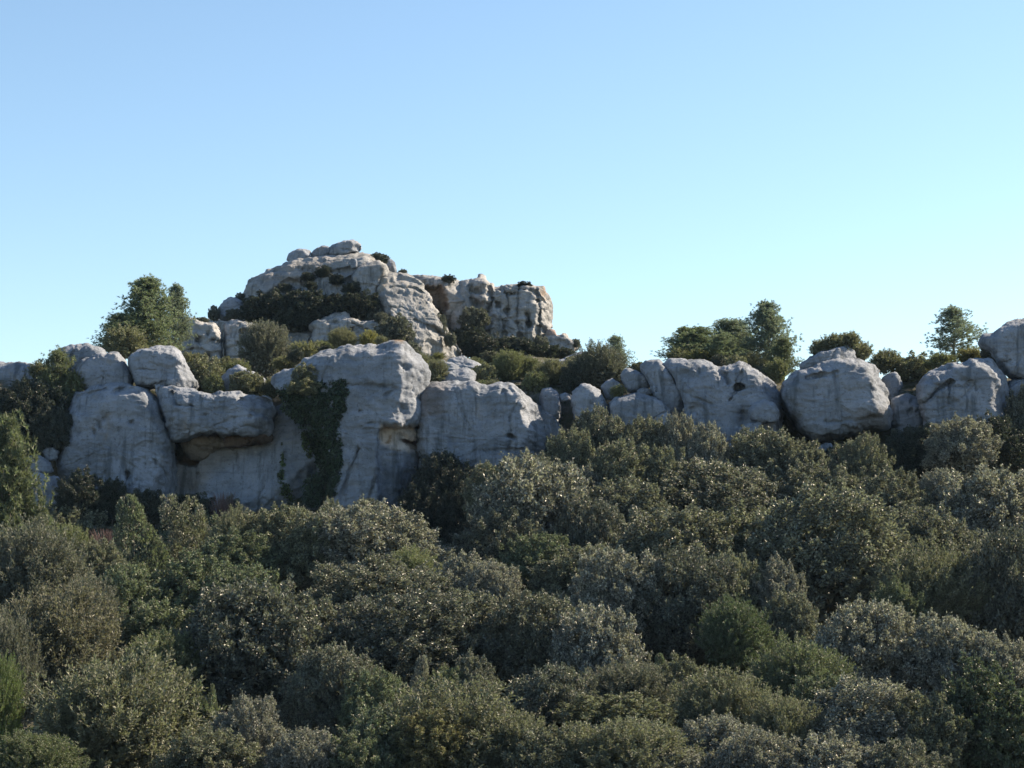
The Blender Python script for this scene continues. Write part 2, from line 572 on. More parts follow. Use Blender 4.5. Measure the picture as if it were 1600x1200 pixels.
rock("ochre bulge hanging from the roof of the cave under the overhanging slab",
     [(282, 694), (292, 682), (310, 674), (334, 670), (354, 678), (372, 692), (368, 699), (350, 703), (330, 711), (313, 723), (300, 721), (288, 709)], 80.0, T=0.55, p=9, lean=-0.3, tone=(0.80, 0.60, 0.40))
rock("dark brown underside ledge along the lip of the overhanging slab",
     [(340, 680), (380, 676), (424, 676), (427, 687), (402, 694), (372, 699), (346, 697)], 79.7, T=0.5, p=9, lean=-0.8, tone=(0.55, 0.38, 0.26))
rock("small flat stone on top of another pale boulder near the left edge",
     [(38, 716), (58, 709), (76, 722), (85, 738), (58, 741), (36, 736)], 78.2, p=9)
rock("small angular stone wedged beside the tall left cliff face",
     [(66, 704), (78, 696), (93, 704), (90, 718), (72, 720)], 78.6, p=9)
rock("pale rounded boulder under the flat stone near the left edge",
     [(30, 748), (58, 738), (90, 744), (106, 772), (106, 802), (80, 822), (45, 808), (28, 778)], 77.6, p=9)
rock("small pale boulder on the ledge between two bushes, above the overhanging slab",
     [(345, 592), (358, 577), (372, 571), (396, 580), (415, 595), (412, 608), (380, 618), (348, 616)], 81.6, p=9)
rock("largest cliff block with a sunlit overhanging nose and a cream scar beneath it",
     [(418, 604), (431, 584), (470, 565), (500, 551), (530, 545), (562, 540), (582, 538), (592, 544), (606, 536), (619, 529), (632, 532), (647, 545), (660, 560), (669, 578), (671, 605), (668, 645), (660, 655), (657, 700), (652, 760), (648, 815), (560, 825), (500, 815), (516, 760), (505, 690), (480, 640), (440, 616)],
     80.0, T=2.3, cuts=0, p=18, lean=0.10, turn=-0.03, back=4,
     facets=[(620, 524, 624, 700, 1.25)],
     carves=[([(590, 672), (600, 664), (626, 667), (652, 662), (680, 655), (680, 830), (640, 830), (592, 830)], 0.75, 4),
             ([(594, 660), (640, 662), (655, 690), (652, 706), (622, 702), (594, 694)], 0.2, 4),
             ([(634, 690), (652, 688), (654, 702), (640, 704)], 0.5, 3)],
     pits=[(658, 622, 10, 6, 0.35), (632, 575, 8, 9, 0.3), (627, 640, 8, 10, 0.35), (579, 661, 5, 3, 0.25), (563, 641, 3, 2, 0.15)],
     cracks=[([(540, 601), (580, 602), (618, 606)], 2.2, 0.16), ([(600, 617), (620, 608)], 2, 0.2), ([(530, 780), (545, 740), (560, 700)], 2, 0.2)],
     stains=[([(593, 664), (648, 664), (652, 704), (624, 704), (594, 696)], CREAM, 4), ([(602, 692), (608, 680), (612, 678), (608, 694)], OCHRE, 2),
             ([(628, 686), (652, 690), (650, 696), (634, 692)], (0.55, 0.35, 0.25), 2), ([(612, 528), (632, 530), (628, 538), (615, 536)], (1.05, 0.75, 0.5), 2),
             ([(598, 730), (648, 730), (648, 800), (600, 800)], (0.7, 0.72, 0.74), 10)], name='cliff_block', cat='cliff block')
rock("wide flat shaded wall right of the largest block, with a sunlit right shoulder",
     [(652, 616), (662, 604), (685, 597), (737, 596), (757, 604), (780, 598), (805, 598), (815, 611), (837, 627), (851, 660), (857, 684), (849, 708), (822, 745), (740, 775), (660, 775), (650, 700)],
     80.6, T=2.0, cuts=2, p=21, lean=0.10, back=3.5,
     facets=[(795, 600, 838, 712, 1.9)],
     pits=[(796, 605, 5, 4, 0.25), (786, 611, 5, 4, 0.25), (802, 612, 5, 4, 0.25), (800, 683, 4, 2, 0.2), (706, 689, 5, 9, 0.2), (828, 633, 6, 5, 0.2)],
     cracks=[([(794, 681), (804, 685)], 2, 0.3), ([(672, 648), (700, 646)], 2, 0.1), ([(740, 705), (800, 702), (840, 705)], 2, 0.15)],
     stains=[([(655, 600), (700, 600), (690, 650), (655, 650)], (0.85, 0.74, 0.66), 12)], name='cliff_block', cat='cliff block')
rock("smooth grey wedge between the sunlit shoulder and the dark gully",
     [(832, 630), (846, 632), (868, 652), (884, 676), (876, 705), (848, 705), (846, 668)], 81.2, T=0.8, p=12)
rock("upright rounded stone at the head of the dark gully",
     [(842, 618), (848, 608), (860, 604), (872, 612), (878, 635), (877, 658), (862, 660), (847, 642)], 81.4, T=0.7, p=9)
rock("small cap stone beside the upright stone at the gully head",
     [(872, 618), (884, 613), (893, 617), (891, 625), (878, 628)], 81.2, p=9)
rock("smooth pointed boulder leaning right, at the right side of the dark gully",
     [(891, 622), (899, 606), (908, 599), (923, 600), (941, 614), (953, 637), (964, 657), (940, 685), (905, 670), (895, 645)], 80.4, T=1.0, p=11)
rock("low wide boulder with a sunlit top just above the oak tops",
     [(951, 632), (960, 621), (990, 614), (1015, 617), (1037, 628), (1052, 650), (1062, 668), (1040, 700), (975, 695), (956, 655)], 80.0, T=1.3, p=12)
rock("small rounded stone left of the stacked stone, above the low wide boulder",
     [(938, 604), (948, 594), (958, 591), (968, 597), (977, 609), (972, 622), (950, 626)], 80.9, p=9)
rock("pale stacked stone leaning on the left end of the long ridge block",
     [(968, 588), (972, 578), (982, 574), (998, 581), (1016, 592), (1017, 606), (1000, 614), (980, 612)], 81.0, p=10)
rock("thin flat stone tucked under the pale stacked stone",
     [(992, 610), (1006, 605), (1020, 608), (1022, 614), (1008, 618), (994, 617)], 80.3, p=9)
rock("narrow slanting slab split off the long ridge block by a crack",
     [(996, 570), (1010, 562), (1028, 559), (1042, 574), (1066, 608), (1070, 640), (1062, 664), (1040, 650), (1022, 618), (1012, 592)], 80.8, T=1.0, p=12)
rock("long ridge block with one round black hole, under the broad pines",
     [(1034, 570), (1046, 561), (1090, 561), (1112, 566), (1123, 574), (1140, 569), (1157, 563), (1171, 571), (1191, 584), (1206, 599), (1218, 614), (1223, 640), (1226, 690), (1160, 720), (1090, 715), (1062, 668), (1068, 630), (1052, 592)],
     80.6, T=1.8, p=15, lean=0.2, back=3.5, facets=[(1160, 556, 1208, 626, 1.9)],
     pits=[(1157, 605, 7, 3.5, 0.7), (1131, 584, 10, 6, 0.25), (1160, 650, 8, 12, 0.4), (1080, 640, 12, 8, 0.25)],
     cracks=[([(1122, 574), (1132, 586), (1138, 598)], 3, 0.3), ([(1065, 610), (1080, 620), (1110, 630)], 2, 0.12)], name='cliff_block', cat='cliff block')
rock("round boulder sitting against the long ridge block, left of the giant boulder",
     [(1168, 642), (1178, 630), (1195, 624), (1211, 631), (1219, 650), (1213, 661), (1190, 664), (1172, 656)], 78.6, T=0.6, p=8)
rock("small flat boulder just under the round boulder",
     [(1151, 671), (1170, 660), (1190, 657), (1194, 668), (1175, 681), (1156, 682)], 78.3, p=9)
rock("bluish boulder half hidden by the oak tops under the small flat boulder",
     [(1140, 694), (1158, 679), (1190, 675), (1200, 700), (1180, 735), (1146, 728)], 78.0, p=9)
rock("giant rounded grey boulder with a sunlit right edge, on the right of the ridge",
     [(1220, 616), (1226, 599), (1242, 579), (1275, 566), (1320, 561), (1342, 561), (1366, 567), (1378, 587), (1388, 615), (1393, 645), (1392, 671), (1350, 677), (1302, 688), (1274, 690), (1250, 673), (1234, 648)],
     80.0, T=2.0, cuts=3, p=12, lean=0.10, back=3.5, facets=[(1346, 556, 1380, 672, 2.1)],
     cracks=[([(1262, 590), (1285, 585)], 2.5, 0.25), ([(1290, 660), (1350, 655), (1385, 650)], 3, 0.15), ([(1275, 588), (1300, 584), (1308, 580)], 2, 0.2)],
     stains=[([(1340, 640), (1392, 640), (1392, 672), (1340, 672)], (0.75, 0.68, 0.62), 10)], name='giant_boulder')
rock("tilted slab capping the giant rounded boulder, overgrown with low shrub",
     [(1246, 572), (1262, 560), (1284, 551), (1326, 536), (1335, 547), (1340, 562), (1310, 572), (1258, 582)], 80.5, T=1.1, p=12)
rock("slim grey stone squeezed in behind the right edge of the giant boulder",
     [(1376, 592), (1388, 582), (1402, 581), (1410, 598), (1400, 634), (1386, 626)], 82.2, p=9)
rock("squat pitted boulder in the gap right of the giant boulder",
     [(1393, 626), (1404, 618), (1418, 615), (1435, 620), (1446, 640), (1450, 664), (1436, 684), (1400, 690), (1392, 662)], 81.3, T=0.9, p=10,
     pits=[(1424, 640, 3, 2, 0.3), (1433, 642, 2.5, 2, 0.3), (1420, 645, 3, 3, 0.3)])
rock("broad rounded cliff block under the lone pine at the right",
     [(1434, 622), (1436, 598), (1448, 582), (1475, 572), (1522, 561), (1550, 562), (1561, 575), (1574, 592), (1577, 618), (1573, 690), (1520, 720), (1450, 720), (1442, 660)], 80.4, T=1.8, p=12, lean=0.08, back=3,
     cracks=[([(1444, 628), (1462, 610), (1486, 597)], 3, 0.5), ([(1483, 600), (1482, 630)], 2, 0.25)], name='cliff_block', cat='cliff block')
rock("highest boulder at the right edge, cut by the picture border",
     [(1530, 535), (1536, 524), (1552, 520), (1560, 510), (1572, 504), (1600, 496), (1645, 498), (1670, 540), (1660, 600), (1605, 600), (1575, 588), (1560, 570), (1548, 550)], 82, T=1.8, p=11)
rock("small shaded block below the highest boulder at the right edge",
     [(1573, 594), (1600, 586), (1640, 590), (1645, 660), (1590, 665), (1578, 640)], 81.2, T=1.2, p=12)
rock("small bluish stone lying under the giant rounded boulder",
     [(1274, 704), (1284, 692), (1300, 691), (1305, 706), (1296, 724), (1280, 720)], 78.3, p=9)
# ---- pale ledges between cliff and crag
LG = "pale sunlit ledge stones between the cliff and the crag"
rock("sunlit white ledge directly right of the largest block's top", [(668, 568), (690, 561), (716, 570), (722, 580), (700, 586), (672, 582)], 85.5, T=0.8, p=7, lean=1.2, group=LG)
rock("sunlit white ledge at the foot of the long bare slab", [(698, 562), (725, 555), (752, 570), (750, 584), (722, 586), (704, 578)], 88, T=0.8, p=7, lean=1.2, group=LG)
rock("pale ledge stone above the left end of the wide flat wall", [(685, 600), (697, 580), (728, 575), (745, 582), (742, 600), (715, 606)], 83, T=0.8, p=7, lean=0.8, group=LG)
rock("long low pale ledge at the right foot of the crag", [(830, 576), (850, 566), (880, 560), (915, 548), (932, 556), (922, 572), (880, 584), (840, 586)], 97, T=1.2, p=7, lean=1.0, group=LG)

# ---- the crag behind
rock("main dome of the crag below the summit stones",
     [(380, 468), (385, 444), (407, 427), (440, 414), (452, 406), (505, 399), (550, 393), (577, 396), (596, 409), (608, 425), (625, 450), (622, 500), (570, 540), (480, 540), (400, 512), (382, 490)],
     110.5, T=3.2, p=12, lean=0.45, back=5, pits=[(398, 448, 5, 4, 0.5), (432, 432, 6, 4, 0.4), (520, 470, 12, 6, 0.6), (470, 445, 14, 6, 0.5)],
     cracks=[([(400, 470), (450, 440), (520, 425), (560, 420)], 3, 0.35), ([(430, 490), (437, 455)], 2, 0.4), ([(540, 440), (560, 430), (552, 470)], 3, 0.5)],
     stains=[([(400, 430), (520, 400), (520, 425), (410, 460)], (1.1, 0.98, 0.85), 10)], name='crag_rock', cat='crag', step=2.0, strata=2.0, tone=(1.24, 1.15, 1.02))
rock("jutting nose block on the right of the crag dome",
     [(548, 430), (560, 417), (578, 410), (592, 407), (606, 415), (610, 428), (601, 441), (591, 450), (589, 472), (566, 478), (552, 455)], 108.4, T=1.5, p=12, lean=0.2, name='crag_rock', cat='crag', step=2.0, strata=2.0, tone=(1.24, 1.15, 1.02))
SG = "stones on the summit of the crag"
rock("leftmost of the summit stones, low and egg shaped", [(446, 408), (452, 396), (465, 389), (480, 388), (487, 394), (481, 404), (462, 410)], 110, p=8, group=SG)
rock("middle summit stone, between the egg shaped one and the block", [(484, 402), (489, 391), (504, 383), (517, 384), (518, 398), (500, 403)], 110.2, p=9, group=SG)
rock("highest summit stone, a squared block at the very top", [(512, 399), (517, 384), (535, 377), (550, 374), (562, 379), (565, 392), (548, 396), (530, 400)], 110.2, p=14, group=SG, facets=[(551, 370, 551, 400, 1.6)])
rock("little round stone under the highest summit block", [(543, 410), (549, 403), (558, 405), (558, 418), (549, 421)], 107.4, p=8)
rock("weathered shoulder stone right of the summit, behind a bush", [(576, 398), (600, 398), (615, 407), (623, 424), (610, 434), (592, 420)], 112.5, p=9)
rock("long bare slab running down the right side of the crag",
     [(582, 456), (592, 430), (608, 422), (640, 429), (657, 441), (667, 456), (678, 477), (692, 502), (707, 527), (717, 547), (724, 560), (700, 576), (664, 572), (650, 548), (640, 527), (620, 505), (598, 488), (589, 470)],
     108, T=2.0, p=14, lean=0.75, turn=0.35, back=4, facets=[(650, 428, 726, 562, 1.2)], 
     cracks=[([(650, 500), (690, 520), (715, 545)], 2.5, 0.3), ([(610, 450), (650, 450), (670, 465)], 2.5, 0.25)], name='crag_rock', cat='crag', step=2.0, strata=2.0, tone=(1.24, 1.15, 1.02))
rock("saddle rock with an ochre overhang between slab and right buttress",
     [(604, 434), (625, 428), (650, 430), (690, 431), (712, 435), (735, 450), (735, 500), (705, 530), (670, 480)], 113.2, T=2.0, p=14, lean=0.2,
     carves=[([(658, 448), (690, 447), (700, 480), (690, 500), (670, 470)], 1.2, 5)],
     stains=[([(655, 445), (694, 444), (702, 482), (690, 500), (668, 472)], (0.8, 0.6, 0.42), 5)], name='crag_rock', cat='crag', step=2.0, strata=2.0, tone=(1.24, 1.15, 1.02))
rock("pitted square buttress at the right end of the crag",
     [(700, 470), (706, 446), (727, 438), (752, 431), (766, 440), (772, 449), (805, 444), (826, 443), (846, 449), (856, 462), (862, 478), (862, 508), (856, 520), (858, 548), (800, 566), (740, 562), (706, 535), (698, 500)],
     114, T=2.6, p=21, lean=0.12, back=4, facets=[(842, 430, 846, 560, 1.0)], rough=1.35,
     pits=[(778, 475, 5, 6, 0.6), (790, 487, 5, 5, 0.5), (743, 455, 10, 5, 0.6), (715, 452, 5, 9, 0.5), (800, 458, 10, 3, 0.5), (745, 475, 7, 6, 0.6), (826, 500, 4, 10, 0.5), (840, 470, 8, 3, 0.4), (756, 470, 4, 12, -0.4), (770, 500, 5, 22, -0.4), (856, 500, 4, 4, 0.4)],
     cracks=[([(765, 440), (768, 470), (760, 500)], 3, 0.5), ([(790, 444), (794, 480), (788, 530)], 2, 0.35), ([(812, 446), (808, 500), (814, 540)], 2, 0.35), ([(838, 446), (842, 490), (838, 530)], 2, 0.35), ([(735, 440), (738, 470)], 2, 0.35), ([(824, 490), (825, 512)], 2.5, 0.5), ([(780, 450), (830, 452), (860, 480)], 2.5, 0.3)],
     stains=[([(846, 450), (856, 455), (854, 468), (844, 460)], (1.1, 0.85, 0.65), 3)], name='crag_rock', cat='crag', step=2.0, strata=2.0, tone=(1.24, 1.15, 1.02))
rock("broken reddish tail of stone at the right foot of the buttress",
     [(848, 530), (854, 517), (862, 513), (870, 522), (883, 521), (896, 534), (903, 547), (880, 562), (850, 560)], 112.6, T=1.0, p=10, stains=[([(854, 514), (866, 512), (870, 522), (856, 524)], (1.1, 0.78, 0.6), 3)], name='crag_rock', cat='crag', step=2.0, strata=2.0, tone=(1.24, 1.15, 1.02))
rock("small rounded boulder perched on the crag's left shoulder",
     [(339, 482), (349, 468), (364, 463), (380, 471), (384, 492), (364, 503), (342, 500)], 109, p=8)
rock("pitted pale block at the lower left of the crag, behind the skyline pine",
     [(276, 500), (300, 496), (318, 504), (336, 506), (347, 519), (348, 575), (330, 590), (285, 590), (280, 540)], 105, T=1.3, p=15,
     pits=[(310, 532, 5, 6, 0.5), (334, 530, 5, 4, 0.5), (341, 534, 3, 3, 0.5), (326, 557, 4, 4, 0.5), (325, 522, 4, 5, 0.35), (299, 545, 2, 2, 0.3)], name='crag_rock', cat='crag', step=2.0, strata=2.0, tone=(1.24, 1.15, 1.02))
rock("pale block right of the straight dark cleft, behind the round grey tree",
     [(350, 506), (362, 499), (385, 502), (402, 508), (425, 515), (440, 540), (436, 590), (352, 592), (350, 545)], 105.4, T=1.3, p=15,
     pits=[(381, 520, 8, 5, 0.6), (372, 536, 3, 3, 0.3)], name='crag_rock', cat='crag', step=2.0, strata=2.0, tone=(1.24, 1.15, 1.02))
rock("pale step of rock between the shaded scrub and the yellowish shrubs",
     [(486, 502), (507, 493), (540, 491), (566, 500), (598, 498), (618, 510), (620, 545), (560, 560), (495, 560), (487, 535)], 106, T=1.6, p=12, lean=0.3, rough=1.3,
     pits=[(520, 503, 9, 5, 0.6), (550, 515, 7, 5, 0.5)], name='crag_rock', cat='crag', step=2.0, strata=2.0, tone=(1.24, 1.15, 1.02))
rock("low pale slab showing between the round grey tree and the pale step", [(425, 520), (450, 516), (490, 520), (492, 560), (430, 565)], 106.6, T=0.9, p=12, lean=0.4, name='crag_rock', cat='crag', step=2.0, strata=2.0, tone=(1.24, 1.15, 1.02))
rock("dark bedrock of the crag, seen in the cleft between two pale blocks",
     [(296, 514), (326, 494), (342, 494), (390, 480), (480, 450), (600, 446), (690, 480), (716, 560), (650, 610), (300, 615)], 113.5, T=1.6, p=12, name='crag_rock', cat='crag', step=2.0, strata=2.0, tone=(1.24, 1.15, 1.02))

# ------------------------------------------------------------------ plants: unit meshes, base colour from each object
def unit(v):
    return v / np.maximum(np.linalg.norm(v, axis=-1, keepdims=True), 1e-9)


def leaves(name, P, A, Nn, L, W, rs, mat, fold=0.25):
    """one folded leaf of two triangles per point: base P, axis A, normal Nn"""
    n = len(P)
    A = unit(A)
    B = unit(np.cross(A, Nn))
    Nn = np.cross(B, A)
    L = (L * rs.uniform(0.7, 1.3, n))[:, None]
    W = (W * rs.uniform(0.7, 1.3, n))[:, None]
    V = np.empty((n, 4, 3))
    V[:, 0] = P
    V[:, 1] = P + A * L * 0.5 + B * W * 0.5 + Nn * W * fold
    V[:, 2] = P + A * L - Nn * L * 0.12
    V[:, 3] = P + A * L * 0.5 - B * W * 0.5 + Nn * W * fold
    b = np.arange(n)[:, None] * 4
    Fc = np.concatenate([b + np.array([[0, 1, 2]]), b + np.array([[0, 2, 3]])], 1).reshape(-1, 3)
    rnd = np.repeat(rs.uniform(0, 1, n), 4)
    return mesh_from(name, V.reshape(-1, 3), Fc, mat, False, attrs={'rnd': rnd})


def fib(n, rs, zmin=-1.0):
    i = np.arange(n) + 0.5
    z = 1 - (1 - zmin) * i / n
    ph = i * 2.39996 + rs.uniform(0, 6.28)
    z = np.clip(z + rs.normal(0, 0.05, n), -1, 1)
    q = np.sqrt(1 - z * z)
    return np.stack([q * np.cos(ph), q * np.sin(ph), z], 1)


def oak_crown(name, seed, n, lobes=22, subs=10, L=0.030, W=0.019, mat=None, jag=1.0, sub_r=(0.045, 0.085), up=0.45, rl=(0.12, 0.22), rj=(0.72, 1.12)):
    """holm-oak crown in a unit box: cauliflower lobes, each of many small tufts"""
    rs = np.random.RandomState(seed)
    d = fib(lobes, rs, -0.55)
    swell = 1 + 0.32 * perlin(d * 1.3 + seed * 0.71)
    low_, high_ = rl
    rl = rs.uniform(low_, high_, lobes) * jag ** 0.5
    c = d * (0.5 - rl)[:, None] * (rs.uniform(*rj, lobes) * swell)[:, None]
    sc, sr, od = [], [], []
    for k in range(lobes):
        dd = fib(subs, rs, -0.6)
        keep = (dd @ d[k]) > -0.35
        dd = dd[keep]
        r = rs.uniform(*sub_r, len(dd))
        sc.append(c[k] + dd * (rl[k] * rs.uniform(0.75, 1.2 * jag, len(dd)))[:, None])
        sr.append(r)
        od.append(unit(dd * 0.7 + d[k] * 0.6))
    sc, sr, od = np.concatenate(sc), np.concatenate(sr), np.concatenate(od)
    w = sr ** 2
    pick = rs.choice(len(sc), n, p=w / w.sum())
    e = unit(rs.normal(size=(n, 3)) + od[pick] * 0.6)
    P = sc[pick] + e * (sr[pick] * rs.uniform(0.15, 1.0, n) ** 0.5)[:, None]
    out = unit(e * 0.8 + od[pick] * 0.6 + np.array([0, 0, up]))
    Nn = unit(out + rs.normal(0, 0.65, (n, 3)))
    A = unit(e + rs.normal(0, 0.7, (n, 3)))
    ns = n // 14
    q = rs.choice(len(sc), ns)
    shoot = unit(od[q] + np.array([0, 0, 0.35]))
    Ps = sc[q] + shoot * (sr[q] * 0.7 + rs.uniform(0, 0.055, ns))[:, None] + rs.normal(0, 0.006, (ns, 3))
    P = np.concatenate([P, Ps])
    A = np.concatenate([A, unit(shoot + rs.normal(0, 0.6, (ns, 3)))])
    Nn = np.concatenate([Nn, unit(shoot + rs.normal(0, 0.8, (ns, 3)))])
    n += ns
    nf = n // 9
    P2 = unit(rs.normal(size=(nf, 3))) * (0.34 * rs.uniform(0, 1, nf) ** 0.4)[:, None]
    P = np.concatenate([P, P2])
    A = np.concatenate([A, rs.normal(size=(nf, 3))])
    Nn = np.concatenate([Nn, unit(rs.normal(size=(nf, 3)) + np.array([0, 0, 0.6]))])
    Ls = np.concatenate([np.full(n, L), np.full(nf, L * 2.0)])
    Ws = np.concatenate([np.full(n, W), np.full(nf, W * 2.6)])
    return leaves(name, P, A, Nn, Ls, Ws, rs, mat or LEAF)


def shrub_crown(name, seed, n, shoots=420, L=0.03, W=0.011, mat=None, length=(0.10, 0.20), up=0.75, lobes=12):
    """fine shrub: upright leafy shoots all over a lobed dome"""
    rs = np.random.RandomState(seed)
    d = fib(lobes, rs, -0.4)
    rl = rs.uniform(0.16, 0.26, lobes)
    c = d * (0.46 - rl)[:, None] * rs.uniform(0.65, 1.1, lobes)[:, None]
    k = rs.randint(0, lobes, shoots)
    e = unit(rs.normal(size=(shoots, 3)) + d[k] * 0.9 + np.array([0, 0, 0.4]))
    base = c[k] + e * (rl[k] * rs.uniform(0.55, 0.95, shoots))[:, None]
    ax = unit(e * 0.7 + np.array([0, 0, up]) + rs.normal(0, 0.22, (shoots, 3)))
    ln = rs.uniform(*length, shoots)
    s = rs.randint(0, shoots, n)
    t = rs.uniform(0, 1, n) ** 0.8
    P = base[s] + ax[s] * (ln[s] * t)[:, None]
    side = unit(rs.normal(size=(n, 3)))
    A = unit(ax[s] * 0.8 + side * 0.8)
    P = P + side * 0.006
    Nn = unit(side + ax[s] * 0.5 + rs.normal(0, 0.4, (n, 3)))
    nf = n // 8
    P2 = unit(rs.normal(size=(nf, 3))) * (0.36 * rs.uniform(0, 1, nf) ** 0.4)[:, None]
    P = np.concatenate([P, P2])
    A = np.concatenate([A, rs.normal(size=(nf, 3))])
    Nn = np.concatenate([Nn, rs.normal(size=(nf, 3))])
    Ls = np.concatenate([np.full(n, L), np.full(nf, L * 1.8)])
    Ws = np.concatenate([np.full(n, W), np.full(nf, W * 4)])
    return leaves(name, P, A, Nn, Ls, Ws, rs, mat or SPRIG)


def spire_crown(name, seed, n, tips=1, mat=None):
    """upright pointed crown (unit box) with ragged sprays"""
    rs = np.random.RandomState(seed)
    P, A = [], []
    m = 150
    h = rs.uniform(0, 1, m) ** 1.25
    if tips == 1:
        cx, cy, top = np.zeros(m), np.zeros(m), np.ones(m)
    else:
        a = rs.randint(0, tips, m)
        ang = np.linspace(0, 6.28, tips, endpoint=False) + 0.5
        cx, cy = 0.24 * np.cos(ang)[a], 0.2 * np.sin(ang)[a]
        top = rs.uniform(0.8, 1.0, tips)[a]
        top[a == 0] = 1.0
    ph = rs.uniform(0, 6.28, m)
    rad = (0.40 if tips == 1 else 0.26) * (1 - h) ** 0.7 * rs.uniform(0.35, 1.3, m) + 0.03
    sc = np.stack([cx + rad * np.cos(ph), cy + rad * np.sin(ph), h * top - 0.5], 1)
    od = unit(np.stack([np.cos(ph), np.sin(ph), np.full(m, 0.9)], 1))
    sr = rs.uniform(0.05, 0.12, m) * (1.1 - 0.5 * h)
    k = rs.choice(m, n, p=sr / sr.sum())
    e = unit(rs.normal(size=(n, 3)) + od[k])
    Pp = sc[k] + e * (sr[k] * rs.uniform(0.1, 1, n) ** 0.5)[:, None]
    Nn = unit(e + od[k] + rs.normal(0, 0.6, (n, 3)))
    return leaves(name, Pp, unit(e + od[k] * 0.6), Nn, np.full(n, 0.034), np.full(n, 0.019), rs, mat or LEAF)


def tube(pts, rad, sides=5):
    pts = np.asarray(pts, float)
    n = len(pts)
    t = unit(np.gradient(pts, axis=0))
    ref = np.where(np.abs(t[:, 2:3]) > 0.9, np.array([[1.0, 0, 0]]), np.array([[0, 0, 1.0]]))
    b = unit(np.cross(t, ref))
    c = np.cross(t, b)
    a = np.linspace(0, 2 * math.pi, sides, endpoint=False)
    V = pts[:, None] + np.asarray(rad)[:, None, None] * (b[:, None] * np.cos(a)[None, :, None] + c[:, None] * np.sin(a)[None, :, None])
    i = np.arange(n * sides).reshape(n, sides)
    j = np.roll(i, -1, 1)
    return V.reshape(-1, 3), np.stack([i[:-1].ravel(), j[:-1].ravel(), j[1:].ravel(), i[1:].ravel()], 1)


def join(parts):
    V, Fc, o = [], [], 0
    for v, f in parts:
        V.append(v)
        Fc.append(f + o)
        o += len(v)
    return np.concatenate(V), np.concatenate(Fc)


def oak_trunk(name, seed):
    """trunk with forking limbs; foot at 0, limbs end inside a crown centred at z = 1 with radius 0.5"""
    rs = np.random.RandomState(seed)
    parts = []
    z = np.linspace(0, 0.72, 7)
    base = np.stack([np.cumsum(rs.normal(0, 0.012, 7)), np.cumsum(rs.normal(0, 0.012, 7)), z], 1)
    parts.append(tube(base, np.linspace(0.045, 0.03, 7), 7))
    for k in range(7):
        a = k * 0.9 + rs.uniform(-0.3, 0.3)
        ln = rs.uniform(0.3, 0.48)
        t = np.linspace(0, 1, 6)
        st = base[rs.randint(3, 7)]
        pts = st + np.stack([np.cos(a) * ln * t, np.sin(a) * ln * t, (1.18 - st[2]) * t ** 1.2 * rs.uniform(0.5, 1)], 1)
        pts[1:-1] += rs.normal(0, 0.014, (4, 3))
        parts.append(tube(pts, np.linspace(0.02, 0.005, 6), 5))
    V, Fc = join(parts)
    return mesh_from(name, V, Fc, BARK, True)


def pine(seed, limbs=46, tufts=9, needles=26, spread=0.42, bare=0.12, irregular=0.5, lean=0.0, flat=0.0):
    """Aleppo-pine like tree of height 1: returns trunk-and-limb mesh and needle mesh"""
    rs = np.random.RandomState(seed)
    nz = 10
    z = np.linspace(0, 0.97, nz)
    tr = np.stack([lean * z ** 1.5 + np.cumsum(rs.normal(0, 0.008, nz)), np.cumsum(rs.normal(0, 0.008, nz)), z], 1)
    parts = [tube(tr, np.linspace(0.022, 0.004, nz), 6)]
    C, D_ = [], []
    for k in range(limbs):
        h = bare + (0.97 - bare) * ((k + rs.uniform(0, 1)) / limbs) ** 0.9
        st = np.array([np.interp(h, z, tr[:, 0]), np.interp(h, z, tr[:, 1]), h])
        env = (1 - (h - bare) / (1.03 - bare)) ** (0.75 - 0.5 * flat) + 0.05
        if h < bare + 0.12:
            env *= 0.8
        ln = spread * env * rs.uniform(1 - irregular, 1.15)
        a = k * 2.4 + rs.uniform(-0.5, 0.5)
        rise = rs.uniform(0.15, 0.75) * (0.6 + 0.5 * h)
        t = np.linspace(0, 1, 5)
        pts = st + np.stack([np.cos(a) * ln * t, np.sin(a) * ln * t, rise * ln * t ** 1.5], 1)
        pts[1:] += rs.normal(0, 0.008, (4, 3))
        parts.append(tube(pts, np.linspace(0.007, 0.002, 5), 4))
        m = max(5, int(2 * tufts * (0.5 + ln / spread)))
        tt = rs.uniform(0.35, 1.0, m)
        tt[0] = 1.0
        q = np.stack([np.interp(tt, t, pts[:, i]) for i in range(3)], 1)
        off = rs.normal(0, 1, (m, 3)) * np.array([1, 1, 0.6]) * 0.042 * (0.5 + ln / spread) + np.array([0, 0, 0.012])
        C.append(q + off)
        D_.append(unit(np.stack([np.cos(a) + 0 * tt, np.sin(a) + 0 * tt, 0.8 + 0 * tt], 1) + rs.normal(0, 0.4, (m, 3))))
    C.append(tr[-3:] + np.array([0, 0, 0.02]))
    D_.append(np.array([[0, 0, 1.0]] * 3))
    C, D_ = np.concatenate(C), np.concatenate(D_)
    m = len(C)
    s = np.repeat(np.arange(m), needles // 2)
    e = unit(rs.normal(size=(len(s), 3)) + D_[s] * 0.9)
    P = C[s] + e * 0.004
    ln = rs.uniform(0.018, 0.038, len(s))[:, None]
    B = unit(np.cross(e, rs.normal(size=e.shape))) * 0.0034
    V = np.stack([P - B, P + B, P + e * ln], 1).reshape(-1, 3)
    Fc = np.arange(len(V)).reshape(-1, 3)
    rnd = np.repeat(rs.uniform(0, 1, m)[s] * 0.6 + rs.uniform(0, 0.4, len(s)), 3)
    v, f = join(parts)
    return (mesh_from('trunk', v, f, BARK, True), mesh_from('crown', V, Fc, NEEDLE, False, attrs={'rnd': rnd}))


